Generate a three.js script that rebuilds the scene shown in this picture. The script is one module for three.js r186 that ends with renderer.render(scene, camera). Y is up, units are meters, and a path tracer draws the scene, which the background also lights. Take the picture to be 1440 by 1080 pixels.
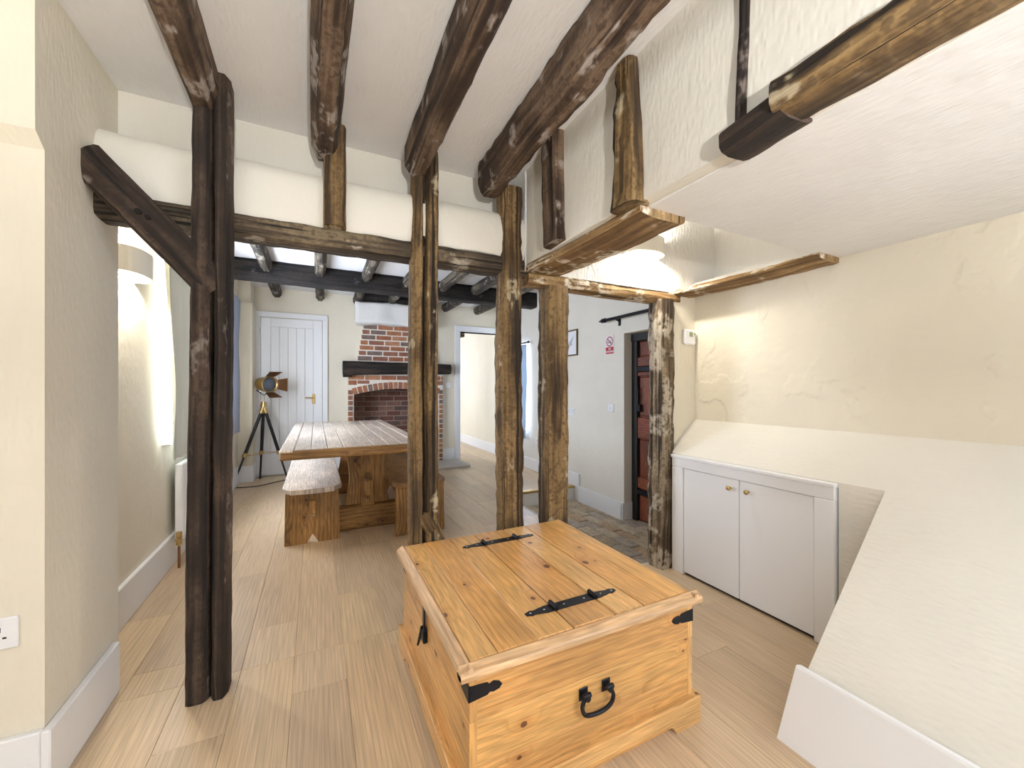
import * as THREE from 'three';
import { mergeGeometries } from 'three/addons/utils/BufferGeometryUtils.js';
import { RectAreaLightUniformsLib } from 'three/addons/lights/RectAreaLightUniformsLib.js';

// ---------------------------------------------------------------- camera, sky, daylight, exposure
const scene = new THREE.Scene();
const EYE = 1.15, YAW = Math.atan(276 / 560);            // -z runs along the house; the lens is turned to the right of it
const camera = new THREE.PerspectiveCamera(2 * Math.atan(540 / 560) * 180 / Math.PI, 1440 / 1080, 0.03, 60);
camera.position.set(0, EYE, 0);
camera.lookAt(Math.sin(YAW), EYE, -Math.cos(YAW));
camera.setViewOffset(1440, 1080, 0, -6, 1440, 1080);
scene.background = new THREE.Color().setRGB(0.80, 0.90, 1.0);
scene.backgroundIntensity = 0.9;
const renderer = new THREE.WebGLRenderer({ antialias: true });
renderer.toneMapping = THREE.LinearToneMapping;
renderer.toneMappingExposure = 1.3;
renderer.shadowMap.enabled = true;
RectAreaLightUniformsLib.init();
function daylight(name, at, to, w, h, power, color = [0.86, 0.95, 1.12]) {   // the daylight of one window, just inside its glass
  const l = new THREE.RectAreaLight(new THREE.Color().setRGB(...color), power, w, h);
  l.name = name; l.position.set(...at); l.lookAt(...to); scene.add(l);
}
daylight('daylight_garden_window', [-0.45, 1.4, 2.56], [-0.45, 1.4, 0], 1.8, 1.3, 0.4);
daylight('daylight_side_window', [-1.66, 1.35, 0.95], [0, 1.35, 0.95], 1.7, 1.15, 1.9);
daylight('daylight_right_window', [2.27, 1.36, 1.4], [0, 1.3, 1.1], 1.4, 0.66, 10);
daylight('daylight_dining_window', [-1.09, 1.4, -4.1], [0, 1.4, -4.1], 1.8, 1.15, 13);
daylight('daylight_hall_window', [2.92, 1.18, -5.45], [0, 1.18, -5.45], 0.85, 1.2, 14);
daylight('daylight_next_room', [0.62, 1.4, -8.0], [3, 1.3, -8.0], 1.6, 1.2, 6);

// ---------------------------------------------------------------- helpers
let seed = 7;
const rnd = () => { seed = (seed * 1664525 + 1013904223) >>> 0; return seed / 4294967296; };
const rr = (a, b) => a + (b - a) * rnd();
const clamp = (x, a = 0, b = 1) => Math.min(b, Math.max(a, x));
const sst = (a, b, x) => { const t = clamp((x - a) / (b - a)); return t * t * (3 - 2 * t); };
function hash(x, y, z) { let h = Math.imul(x, 374761393) ^ Math.imul(y, 668265263) ^ Math.imul(z, 2147483647 - 1274126177); h = Math.imul(h ^ (h >>> 13), 1274126177); return ((h ^ (h >>> 16)) >>> 0) / 4294967296; }
const fade = (t) => t * t * (3 - 2 * t);
function noise3(x, y, z) {
  const X = Math.floor(x), Y = Math.floor(y), Z = Math.floor(z), u = fade(x - X), v = fade(y - Y), w = fade(z - Z);
  const L = (a, b, t) => a + (b - a) * t;
  return L(L(L(hash(X, Y, Z), hash(X + 1, Y, Z), u), L(hash(X, Y + 1, Z), hash(X + 1, Y + 1, Z), u), v),
    L(L(hash(X, Y, Z + 1), hash(X + 1, Y, Z + 1), u), L(hash(X, Y + 1, Z + 1), hash(X + 1, Y + 1, Z + 1), u), v), w) * 2 - 1;
}
function tn(x, y, px, py, s) {                            // tileable value noise, 0..1
  const X = Math.floor(x), Y = Math.floor(y), u = fade(x - X), v = fade(y - Y);
  const m = (a, p) => ((a % p) + p) % p, h = (a, b) => hash(m(a, px), m(b, py), s);
  return (h(X, Y) * (1 - u) + h(X + 1, Y) * u) * (1 - v) + (h(X, Y + 1) * (1 - u) + h(X + 1, Y + 1) * u) * v;
}
function fbm(u, v, fx, fy, s, o = 4) { let a = 0, w = 0.5, t = 0; for (let i = 0; i < o; i++) { a += w * tn(u * fx, v * fy, fx, fy, s + i * 17); t += w; w *= 0.5; fx *= 2; fy *= 2; } return a / t; }
function texture(w, h, fn, srgb) {
  const d = new Uint8Array(w * h * 4);
  for (let y = 0; y < h; y++) for (let x = 0; x < w; x++) {
    const c = fn(x / w, y / h), i = (y * w + x) * 4;
    if (typeof c === 'number') d[i] = d[i + 1] = d[i + 2] = clamp(c) * 255; else { d[i] = clamp(c[0] / 255) * 255; d[i + 1] = clamp(c[1] / 255) * 255; d[i + 2] = clamp(c[2] / 255) * 255; }
    d[i + 3] = 255;
  }
  const t = new THREE.DataTexture(d, w, h); t.wrapS = t.wrapT = THREE.RepeatWrapping; t.magFilter = THREE.LinearFilter; t.minFilter = THREE.LinearMipmapLinearFilter; t.generateMipmaps = true;
  if (srgb) t.colorSpace = THREE.SRGBColorSpace;
  t.needsUpdate = true; return t;
}
const mix3 = (a, b, t) => [a[0] + (b[0] - a[0]) * t, a[1] + (b[1] - a[1]) * t, a[2] + (b[2] - a[2]) * t];
const rgb = (r, g, b) => new THREE.Color(`rgb(${r},${g},${b})`);
function plain(r, g, b, rough = 0.6, extra = {}) { return new THREE.MeshStandardMaterial({ color: rgb(r, g, b), roughness: rough, ...extra }); }

// old hewn oak: streaks along v, checks, remains of limewash in patches
function oak({ dark, base, light, wash, washAt, s, rough = 0.86, bump = 0.006 }) {
  const W = 320, Hh = 640;
  const f = (u, v) => {
    const warp = (fbm(u, v, 3, 4, s + 5, 3) - 0.5) * 0.07;
    const g = fbm(u + warp, v, 30, 3, s, 4), fine = tn((u + warp * 0.4) * 110, v * 12, 110, 12, s + 90), speck = fbm(u, v, 28, 72, s + 33, 3);
    const big = fbm(u, v, 4, 7, s + 40, 4), check = sst(0.68, 0.75, fbm(u + warp * 0.5, v, 20, 2, s + 60, 3));
    const w = sst(washAt, washAt + 0.1, fbm(u, v, 6, 12, s + 70, 5)) * sst(0.35, 0.6, speck * 0.6 + g * 0.5);
    return { g, fine, big, check, w, speck };
  };
  const bump8 = new Float32Array(W * Hh); let bi = 0;
  const map = texture(W, Hh, (u, v) => {
    const n = f(u, v); let c = mix3(dark, base, sst(0.25, 0.65, n.g * 0.65 + n.big * 0.45 - 0.05));
    c = mix3(c, light, sst(0.46, 0.66, n.big * 0.5 + n.g * 0.3 + n.speck * 0.25) * 0.6); c = mix3(c, dark, sst(0.55, 0.72, n.speck) * 0.45);
    c = mix3(c, dark.map((x) => x * 0.45), n.check * 0.8);
    c = mix3(c, wash, n.w * 0.85); bump8[bi++] = 0.4 * n.g + 0.2 * n.fine + 0.4 * n.speck - n.check * 0.5;
    return c.map((x) => x * (0.80 + 0.2 * n.fine + 0.2 * n.speck));
  }, true); bi = 0;
  const bmp = texture(W, Hh, () => bump8[bi++]);
  for (const t of [map, bmp]) t.repeat.set(1 / 0.55, 1 / 1.5);
  return new THREE.MeshStandardMaterial({ map, bumpMap: bmp, bumpScale: bump, roughness: rough });
}
// sawn timber with growth rings and knots (pine, table oak, laminate)
function sawn({ base, ring, knot, freq, knots, s, size = [1, 1], res = [1024, 1024], rough = 0.45, contrast = 0.6, pores = 0.1, bump = 0.0006, blotch = 0.3, clear = 0 }) {
  const K = []; for (let i = 0; i < knots; i++) K.push([hash(i, 3, s), hash(i, 7, s), 0.006 + 0.017 * hash(i, 11, s) ** 1.5]);
  const map = texture(res[0], res[1], (u, v) => {
    let ph = u * freq * size[0] + (fbm(u, v, 3, 1, s, 2) - 0.5) * 5 + (fbm(u, v, 8, 3, s + 9, 2) - 0.5) * 0.7, kk = 0, halo = 0;
    for (const [kx, ky, r] of K) {
      let dx = u - kx, dy = v - ky; dx -= Math.round(dx); dy -= Math.round(dy); dx *= size[0]; dy *= size[1];
      const d = Math.hypot(dx, dy * 0.5); if (d > 0.12) continue;
      ph += 2.2 * Math.exp(-(d * d) / (r * r * 5)); kk = Math.max(kk, 1 - sst(r * 0.55, r * 0.8, Math.hypot(dx, dy * 0.8))); halo = Math.max(halo, Math.exp(-(d * d) / (r * r * 2.5)));
    }
    const sw = ph - Math.floor(ph), line = sst(0.45, 0.92, sw) * (1 - sst(0.93, 1, sw));
    const p = tn(u * 260, v * 22, 260, 22, s + 31), b = fbm(u, v, 5, 4, s + 50, 4);
    let c = mix3(base, ring, line * contrast * (0.35 + 0.9 * tn(u * 6, v * 3, 6, 3, s + 77)));
    c = mix3(c, ring, halo * 0.55); c = mix3(c, knot, kk * 0.9);
    const m = 1 + (p - 0.5) * pores * 2 + (b - 0.5) * blotch; return c.map((x) => x * m);
  }, true);
  map.repeat.set(1 / size[0], 1 / size[1]);
  const bmp = texture(256, 256, (u, v) => tn(u * 128, v * 12, 128, 12, s)); bmp.repeat.set(1 / size[0], 1 / size[1]);
  return new THREE.MeshPhysicalMaterial({ map, bumpMap: bmp, bumpScale: bump, roughness: rough, clearcoat: clear, clearcoatRoughness: 0.35 });
}
const plasterBump = texture(512, 512, (u, v) => 0.55 * fbm(u, v, 3, 3, 11, 5) + 0.3 * fbm(u, v, 24, 24, 14, 3) + 0.15 * tn(u * 200, v * 60, 200, 60, 15));
plasterBump.repeat.set(1 / 1.4, 1 / 1.4);
const plasterTint = texture(256, 256, (u, v) => { const m = 247 + 8 * (fbm(u, v, 4, 4, 21, 5) - 0.5) * 2; return [m, m, m]; }, true); plasterTint.repeat.set(1 / 1.7, 1 / 1.7);
const roughBump = texture(512, 512, (u, v) => 0.5 * fbm(u, v, 4, 5, 31, 5) + 0.35 * sst(0.56, 0.66, fbm(u, v, 9, 7, 33, 5)) + 0.15 * fbm(u, v, 40, 40, 35, 2)); roughBump.repeat.set(1 / 1.6, 1 / 1.6);
const plaster = (r, g, b, bump = 0.006, map = plasterBump) => new THREE.MeshStandardMaterial({ color: rgb(r, g, b), map: plasterTint, bumpMap: map, bumpScale: bump, roughness: 0.88 });

const M = {
  cream: plaster(240, 232, 213), creamRough: plaster(240, 233, 215, 0.010, roughBump), greyCream: plaster(239, 235, 224), ceil: plaster(240, 239, 238, 0.008), white: plain(240, 241, 243, 0.38), whitePlaster: plaster(242, 241, 238, 0.012),
  plastic: plain(240, 241, 244, 0.3), dark: plain(22, 20, 19, 0.6), iron: plain(34, 36, 42, 0.42, { metalness: 0.6 }), brass: plain(200, 172, 116, 0.3, { metalness: 1 }), copper: plain(146, 108, 78, 0.35, { metalness: 1 }), chrome: plain(200, 200, 198, 0.2, { metalness: 1 }),
  black: plain(26, 25, 25, 0.45), lens: new THREE.MeshPhysicalMaterial({ color: rgb(80, 92, 105), roughness: 0.12, clearcoat: 1 }),
  glass: new THREE.MeshPhysicalMaterial({ color: 0xffffff, roughness: 0.02, transmission: 1, thickness: 0, ior: 1.5 }),
  bulb: new THREE.MeshStandardMaterial({ color: 0xffffff, emissive: new THREE.Color(1, 0.86, 0.62), emissiveIntensity: 3 }),
  shade: new THREE.MeshStandardMaterial({ color: rgb(242, 238, 228), roughness: 0.8 }),
  darkOak: oak({ dark: [30, 23, 19], base: [62, 48, 38], light: [92, 74, 60], wash: [130, 120, 112], washAt: 0.69, s: 101, bump: 0.006 }),
  blackOak: oak({ dark: [17, 15, 15], base: [36, 31, 29], light: [56, 48, 43], wash: [90, 85, 82], washAt: 0.74, s: 141, bump: 0.005 }),
  brownOak: oak({ dark: [54, 41, 27], base: [116, 91, 57], light: [164, 136, 92], wash: [186, 172, 144], washAt: 0.645, s: 202, bump: 0.008 }),
  greyOak: oak({ dark: [58, 46, 34], base: [122, 104, 80], light: [178, 164, 138], wash: [184, 174, 158], washAt: 0.535, s: 262, bump: 0.008 }),
  rafterOak: oak({ dark: [44, 31, 22], base: [98, 78, 60], light: [134, 112, 92], wash: [166, 157, 151], washAt: 0.55, s: 303, bump: 0.009 }),
  tieOak: oak({ dark: [52, 43, 34], base: [98, 84, 66], light: [150, 133, 104], wash: [176, 168, 154], washAt: 0.62, s: 343, bump: 0.006 }),
  plateOak: oak({ dark: [106, 80, 48], base: [166, 134, 90], light: [202, 176, 134], wash: [222, 214, 200], washAt: 0.5, s: 404, bump: 0.006 }),
  joistOak: oak({ dark: [38, 33, 28], base: [84, 75, 62], light: [128, 118, 98], wash: [160, 155, 145], washAt: 0.62, s: 444, bump: 0.007 }),
  mantelOak: oak({ dark: [26, 20, 18], base: [52, 41, 35], light: [78, 64, 55], wash: [100, 92, 86], washAt: 0.76, s: 484, bump: 0.006 }),
  pine: sawn({ base: [214, 170, 110], ring: [180, 126, 68], knot: [98, 58, 32], freq: 34, knots: 15, s: 511, size: [0.9, 1.1], rough: 0.42, contrast: 0.42, clear: 0.2 }),
  pinePale: sawn({ base: [218, 180, 136], ring: [180, 136, 92], knot: [120, 76, 46], freq: 46, knots: 3, s: 541, size: [0.9, 1.1], res: [512, 512], rough: 0.45, contrast: 0.6 }),
  laminate: sawn({ base: [212, 191, 162], ring: [184, 158, 126], knot: [140, 106, 74], freq: 62, knots: 0, s: 611, size: [0.8, 2.4], res: [1024, 1024], rough: 0.36, contrast: 0.34, pores: 0.07, blotch: 0.12 }),
  tableTop: sawn({ base: [206, 192, 178], ring: [166, 146, 126], knot: [90, 66, 46], freq: 50, knots: 6, s: 711, size: [0.8, 1.4], res: [512, 1024], rough: 0.3, contrast: 0.5, pores: 0.2, blotch: 0.35, clear: 0.5 }),
  tableOak: sawn({ base: [158, 118, 68], ring: [112, 78, 40], knot: [70, 46, 24], freq: 40, knots: 5, s: 761, size: [0.8, 1.0], res: [512, 512], rough: 0.5, contrast: 0.7, pores: 0.2, blotch: 0.5 }),
  doorWood: sawn({ base: [122, 66, 44], ring: [82, 40, 27], knot: [60, 30, 20], freq: 46, knots: 2, s: 811, size: [0.6, 0.9], res: [512, 512], rough: 0.42, contrast: 0.7, pores: 0.25, blotch: 0.7 }),
  mortar: plaster(240, 232, 220, 0.01), mortarDark: plaster(166, 146, 134, 0.01), paverJoint: plaster(70, 62, 52, 0.01),
};
M.pines = [[255, 255, 255], [250, 240, 226], [255, 250, 238], [244, 234, 222]].map(([r, g, b]) => { const m = M.pine.clone(); m.color = rgb(r, g, b); return m; });
M.plankTones = [[255, 252, 248], [248, 243, 238], [255, 250, 240], [240, 236, 232]].map(([r, g, b]) => { const m = M.laminate.clone(); m.color = rgb(r, g, b); return m; });
const brickMap = texture(256, 256, (u, v) => { const a = fbm(u, v, 8, 8, 901, 5), b = fbm(u, v, 30, 30, 905, 2); const m = 0.82 + 0.3 * a + 0.2 * (b - 0.5); const w = sst(0.62, 0.75, fbm(u, v, 10, 14, 909, 4)) * 0.35; return mix3([220 * m, 220 * m, 220 * m], [235, 225, 215], w); }, true); brickMap.repeat.set(3, 3);
const brickBump = texture(256, 256, (u, v) => fbm(u, v, 20, 20, 921, 4)); brickBump.repeat.set(3, 3);
const brickMat = (r, g, b) => new THREE.MeshStandardMaterial({ color: rgb(r, g, b), map: brickMap, bumpMap: brickBump, bumpScale: 0.004, roughness: 0.9 });
M.bricks = [brickMat(202, 138, 100), brickMat(190, 124, 90), brickMat(214, 154, 116), brickMat(176, 122, 98), brickMat(150, 128, 118)];
M.oldBricks = [brickMat(152, 108, 94), brickMat(140, 94, 82), brickMat(162, 122, 108), brickMat(126, 100, 92)];
M.pavers = [brickMat(240, 224, 194), brickMat(226, 206, 178), brickMat(246, 230, 204), brickMat(234, 206, 172), brickMat(220, 208, 192)];

const used = {};
function numbered(name) { const n = used[name] = (used[name] ?? -1) + 1; return n ? `${name}_${String(n).padStart(3, '0')}` : name; }
function shadow(o) { o.castShadow = o.receiveShadow = true; return o; }
function part(name, geo, mat, parent) { const m = shadow(new THREE.Mesh(geo, mat)); m.name = name; parent.add(m); return m; }
function thing(name, label, category, at = [0, 0, 0], group) { const g = new THREE.Group(); g.name = numbered(name); g.position.set(...at); g.userData = { label, category }; if (group) g.userData.group = group; scene.add(g); return g; }
function solo(name, label, category, geo, mat, group) { const m = part(numbered(name), geo, mat, scene); m.userData = { label, category }; if (group) m.userData.group = group; return m; }
function struct(name, geo, mat, label, category = 'wall') { const m = part(numbered(name), geo, mat, scene); m.userData = { kind: 'structure', label, category }; return m; }
function structGroup(name, label, category) { const g = new THREE.Group(); g.name = numbered(name); g.userData = { kind: 'structure', label, category }; scene.add(g); return g; }

// texture coordinates in metres from position; the grain (v) follows one axis
function uvm(g, grain = 1, off) {
  if (g.index) g = g.toNonIndexed();
  const p = g.attributes.position, uv = new Float32Array(p.count * 2), a = new THREE.Vector3(), b = new THREE.Vector3(), c = new THREE.Vector3(), ou = off ? off[0] : 0, ov = off ? off[1] : 0;
  for (let i = 0; i < p.count; i += 3) {
    a.fromBufferAttribute(p, i); b.fromBufferAttribute(p, i + 1); c.fromBufferAttribute(p, i + 2);
    const n = b.clone().sub(a).cross(c.clone().sub(a)), m = [Math.abs(n.x), Math.abs(n.y), Math.abs(n.z)], k = m.indexOf(Math.max(...m));
    const ax = [0, 1, 2].filter((q) => q !== k); let vA, uA;
    if (ax.includes(grain)) { vA = grain; uA = ax.find((q) => q !== grain); } else { uA = ax[0]; vA = ax[1]; }
    [a, b, c].forEach((q, j) => { const e = [q.x, q.y, q.z]; uv[(i + j) * 2] = e[uA] + ou + (k === 1 ? 0.31 * e[1] : 0); uv[(i + j) * 2 + 1] = e[vA] + ov; });
  }
  g.setAttribute('uv', new THREE.BufferAttribute(uv, 2)); return g;
}
function box(x0, x1, y0, y1, z0, z1, grain = 1, off) { const g = new THREE.BoxGeometry(x1 - x0, y1 - y0, z1 - z0); g.translate((x0 + x1) / 2, (y0 + y1) / 2, (z0 + z1) / 2); return uvm(g, grain, off); }
function tri2geo(tris) { const g = new THREE.BufferGeometry(); g.setAttribute('position', new THREE.Float32BufferAttribute(tris.flat(2), 3)); g.computeVertexNormals(); return g; }
function cham(x0, x1, y0, y1, z0, z1, c = 0.004, grain = 1, off) {      // box with chamfered edges, 44 triangles
  const h = [(x1 - x0) / 2, (y1 - y0) / 2, (z1 - z0) / 2], o = [(x0 + x1) / 2, (y0 + y1) / 2, (z0 + z1) / 2], t = [];
  const P = (s, f) => s.map((q, i) => q * (i === f ? h[i] : h[i] - c));
  const add = (pts) => { const n = new THREE.Vector3().subVectors(new THREE.Vector3(...pts[1]), new THREE.Vector3(...pts[0])).cross(new THREE.Vector3().subVectors(new THREE.Vector3(...pts[2]), new THREE.Vector3(...pts[0]))); const m = pts.reduce((a, q) => a.add(new THREE.Vector3(...q)), new THREE.Vector3()); if (n.dot(m) < 0) pts.reverse(); for (let i = 2; i < pts.length; i++) t.push([pts[0], pts[i - 1], pts[i]]); };
  for (let f = 0; f < 3; f++) { const [a, b] = [0, 1, 2].filter((q) => q !== f); for (const s of [-1, 1]) add([[-1, -1], [1, -1], [1, 1], [-1, 1]].map(([p, q]) => { const e = [0, 0, 0]; e[f] = s; e[a] = p; e[b] = q; return P(e, f); }));
    for (const s of [-1, 1]) for (const r of [-1, 1]) { const e1 = [0, 0, 0]; e1[a] = s; e1[b] = r; const lo = [...e1], hi = [...e1]; lo[f] = -1; hi[f] = 1; add([P(lo, a), P(hi, a), P(hi, b), P(lo, b)]); } }
  for (const a of [-1, 1]) for (const b of [-1, 1]) for (const d of [-1, 1]) add([P([a, b, d], 0), P([a, b, d], 1), P([a, b, d], 2)]);
  const g = tri2geo(t); g.translate(...o); return uvm(g, grain, off);
}
function prism(pts, z0, z1, grain = 2, axis = 'z') {                     // polygon in xy extruded along z (or yz along x)
  const g = new THREE.ExtrudeGeometry(new THREE.Shape(pts.map((p) => new THREE.Vector2(...p))), { depth: z1 - z0, bevelEnabled: false });
  g.translate(0, 0, z0); if (axis === 'x') g.rotateY(Math.PI / 2);       // shape x -> -z, depth -> x
  return uvm(g, grain);
}
function cyl(r0, r1, h, n = 20) { return new THREE.CylinderGeometry(r1, r0, h, n); }
function rod(a, b, r, n = 10, r2 = r) { const A = new THREE.Vector3(...a), B = new THREE.Vector3(...b), d = B.clone().sub(A), g = cyl(r, r2, d.length(), n); g.applyQuaternion(new THREE.Quaternion().setFromUnitVectors(new THREE.Vector3(0, 1, 0), d.clone().normalize())); const m = A.add(B).multiplyScalar(0.5); g.translate(m.x, m.y, m.z); return g; }
const merge = (l) => mergeGeometries(l.map((g) => { const q = g.index ? g.toNonIndexed() : g; for (const k of Object.keys(q.attributes)) if (!['position', 'normal', 'uv'].includes(k)) q.deleteAttribute(k); return q; }));
// an irregular hewn timber from A to B; w across, h deep; groove = [ring fraction, start, end, depth]
function timber(A, B, w, h, o = {}) {
  const { s = 1, rough = 0.008, bow = 0.008, side = null, c = 0.012, w1 = w, h1 = h, grooves = [], step = 0.028 } = o;
  const a = new THREE.Vector3(...A), b = new THREE.Vector3(...B), d = b.clone().sub(a), L = d.length(); d.normalize();
  const S = side ? new THREE.Vector3(...side) : Math.abs(d.y) > 0.8 ? new THREE.Vector3(1, 0, 0) : new THREE.Vector3(0, 1, 0).cross(d).normalize();
  S.addScaledVector(d, -S.dot(d)).normalize(); const N = d.clone().cross(S).normalize();
  const ring = []; const C = [[1, -1], [1, 1], [-1, 1], [-1, -1]], q = 5;
  for (let k = 0; k < 4; k++) { const [ax, ay] = C[k], [bx, by] = C[(k + 1) % 4]; for (let i = 0; i < q; i++) { const t = [0.035, 0.27, 0.5, 0.73, 0.965][i]; ring.push([ax + (bx - ax) * t, ay + (by - ay) * t]); } }
  const R = ring.length, n = Math.max(4, Math.round(L / step)), pos = [], uv = [], idx = [];
  const pt = (i, j) => {
    const t = i / n, hw = (w + (w1 - w) * t) / 2, hh = (h + (h1 - h) * t) / 2; let [x, y] = ring[j % R];
    const ex = Math.abs(x) > 0.75 && Math.abs(y) > 0.75; let X = x * hw, Y = y * hh; if (ex) { X -= Math.sign(x) * c * 0.5; Y -= Math.sign(y) * c * 0.5; }
    const nn = noise3(X * 9 + s * 7.3, Y * 9 + s * 3.1, t * L * 3.2 + s) * 0.3 + noise3(X * 30 + s, Y * 30, t * L * 17 + s * 2) * 0.28 + (ex ? 0.55 * noise3(x * 3 + s, y * 3, t * L * 26 + s) - 0.15 : 0); const l = Math.hypot(x, y); X += (x / l) * nn * rough; Y += (y / l) * nn * rough;
    for (const [f, t0, t1, dp] of grooves) { const jj = (((j / R - f - 0.012 * noise3(t * 9, s, 3)) % 1) + 1.5) % 1 - 0.5; if (Math.abs(jj) < 0.6 / R && t > t0 && t < t1) { X -= x * dp * Math.min(1, (t - t0) * 12, (t1 - t) * 12); Y -= y * dp * Math.min(1, (t - t0) * 12, (t1 - t) * 12); } }
    const bx = bow * noise3(t * 1.7 + s * 5, s, 0) * Math.min(1, 4 * t, 4 * (1 - t) + 0.3), by = bow * noise3(t * 1.7, s * 3, 4);
    return a.clone().addScaledVector(d, t * L).addScaledVector(S, X + bx).addScaledVector(N, Y + by);
  };
  const per = 2 * (w + h); const P = [];
  for (let i = 0; i <= n; i++) for (let j = 0; j <= R; j++) { const p = pt(i, j); P.push(p); pos.push(p.x, p.y, p.z); uv.push((j / R) * per + s * 0.37, (i / n) * L + s * 0.61); }
  for (let i = 0; i < n; i++) for (let j = 0; j < R; j++) { const k = i * (R + 1) + j; idx.push(k, k + 1, k + R + 1, k + 1, k + R + 2, k + R + 1); }
  let g = new THREE.BufferGeometry(); g.setAttribute('position', new THREE.Float32BufferAttribute(pos, 3)); g.setAttribute('uv', new THREE.Float32BufferAttribute(uv, 2)); g.setIndex(idx); g.computeVertexNormals();
  const nm = g.attributes.normal; for (let i = 0; i <= n; i++) { const k = i * (R + 1), l = k + R, v = new THREE.Vector3(nm.getX(k) + nm.getX(l), nm.getY(k) + nm.getY(l), nm.getZ(k) + nm.getZ(l)).normalize(); nm.setXYZ(k, v.x, v.y, v.z); nm.setXYZ(l, v.x, v.y, v.z); }
  const caps = []; for (const [i, fl] of [[0, 1], [n, 0]]) { const o0 = i * (R + 1), m = new THREE.Vector3(); for (let j = 0; j < R; j++) m.add(P[o0 + j]); m.divideScalar(R); for (let j = 0; j < R; j++) { const p = P[o0 + j].toArray(), r = P[o0 + j + 1].toArray(); caps.push(fl ? [m.toArray(), r, p] : [m.toArray(), p, r]); } }
  // turn the sides outwards if the ring runs the other way
  const t0 = new THREE.Vector3(pos[0], pos[1], pos[2]), out = t0.clone().sub(a); if (new THREE.Vector3(nm.getX(0), nm.getY(0), nm.getZ(0)).dot(out) < 0) { const ii = g.index.array; for (let k = 0; k < ii.length; k += 3) { const t = ii[k]; ii[k] = ii[k + 1]; ii[k + 1] = t; } for (let k = 0; k < nm.count; k++) nm.setXYZ(k, -nm.getX(k), -nm.getY(k), -nm.getZ(k)); for (const t of caps) t.reverse(); }
  const cg = uvm(tri2geo(caps), 1); return merge([g, cg]);
}
function lumpy(x0, x1, y0, y1, z0, z1, amp = 0.012, step = 0.06, s = 1, freq = 3, bulge = false) {   // hand-trowelled plaster block
  const g = new THREE.BoxGeometry(x1 - x0, y1 - y0, z1 - z0, Math.max(1, Math.round((x1 - x0) / step)), Math.max(1, Math.round((y1 - y0) / step)), Math.max(1, Math.round((z1 - z0) / step)));
  g.translate((x0 + x1) / 2, (y0 + y1) / 2, (z0 + z1) / 2); const p = g.attributes.position, o = [(x0 + x1) / 2, (y0 + y1) / 2, (z0 + z1) / 2], hh = [(x1 - x0) / 2, (y1 - y0) / 2, (z1 - z0) / 2];
  for (let i = 0; i < p.count; i++) { const q = [p.getX(i), p.getY(i), p.getZ(i)], r = [0, 0, 0]; for (let k = 0; k < 3; k++) { const e = (q[k] - o[k]) / hh[k]; r[k] = q[k]; if (Math.abs(e) > 0.999) r[k] += amp * noise3(q[0] * freq + s, q[1] * freq + k * 9, q[2] * freq + s * 2) - Math.sign(e) * 0; let edges = 0; for (let m = 0; m < 3; m++) if (Math.abs((q[m] - o[m]) / hh[m]) > 0.999) edges++; if (edges > 1 && Math.abs(e) > 0.999) r[k] -= Math.sign(e) * amp * 0.8; } p.setXYZ(i, ...r); }
  if (bulge) for (let i = 0; i < p.count; i++) { const e = (p.getY(i) - o[1]) / hh[1]; if (p.getZ(i) > z1 - 0.03) p.setZ(i, p.getZ(i) + 0.013 * (1 - e * e) - 0.018 * Math.max(0, e) ** 4); }
  g.computeVertexNormals(); return uvm(g);
}

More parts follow.
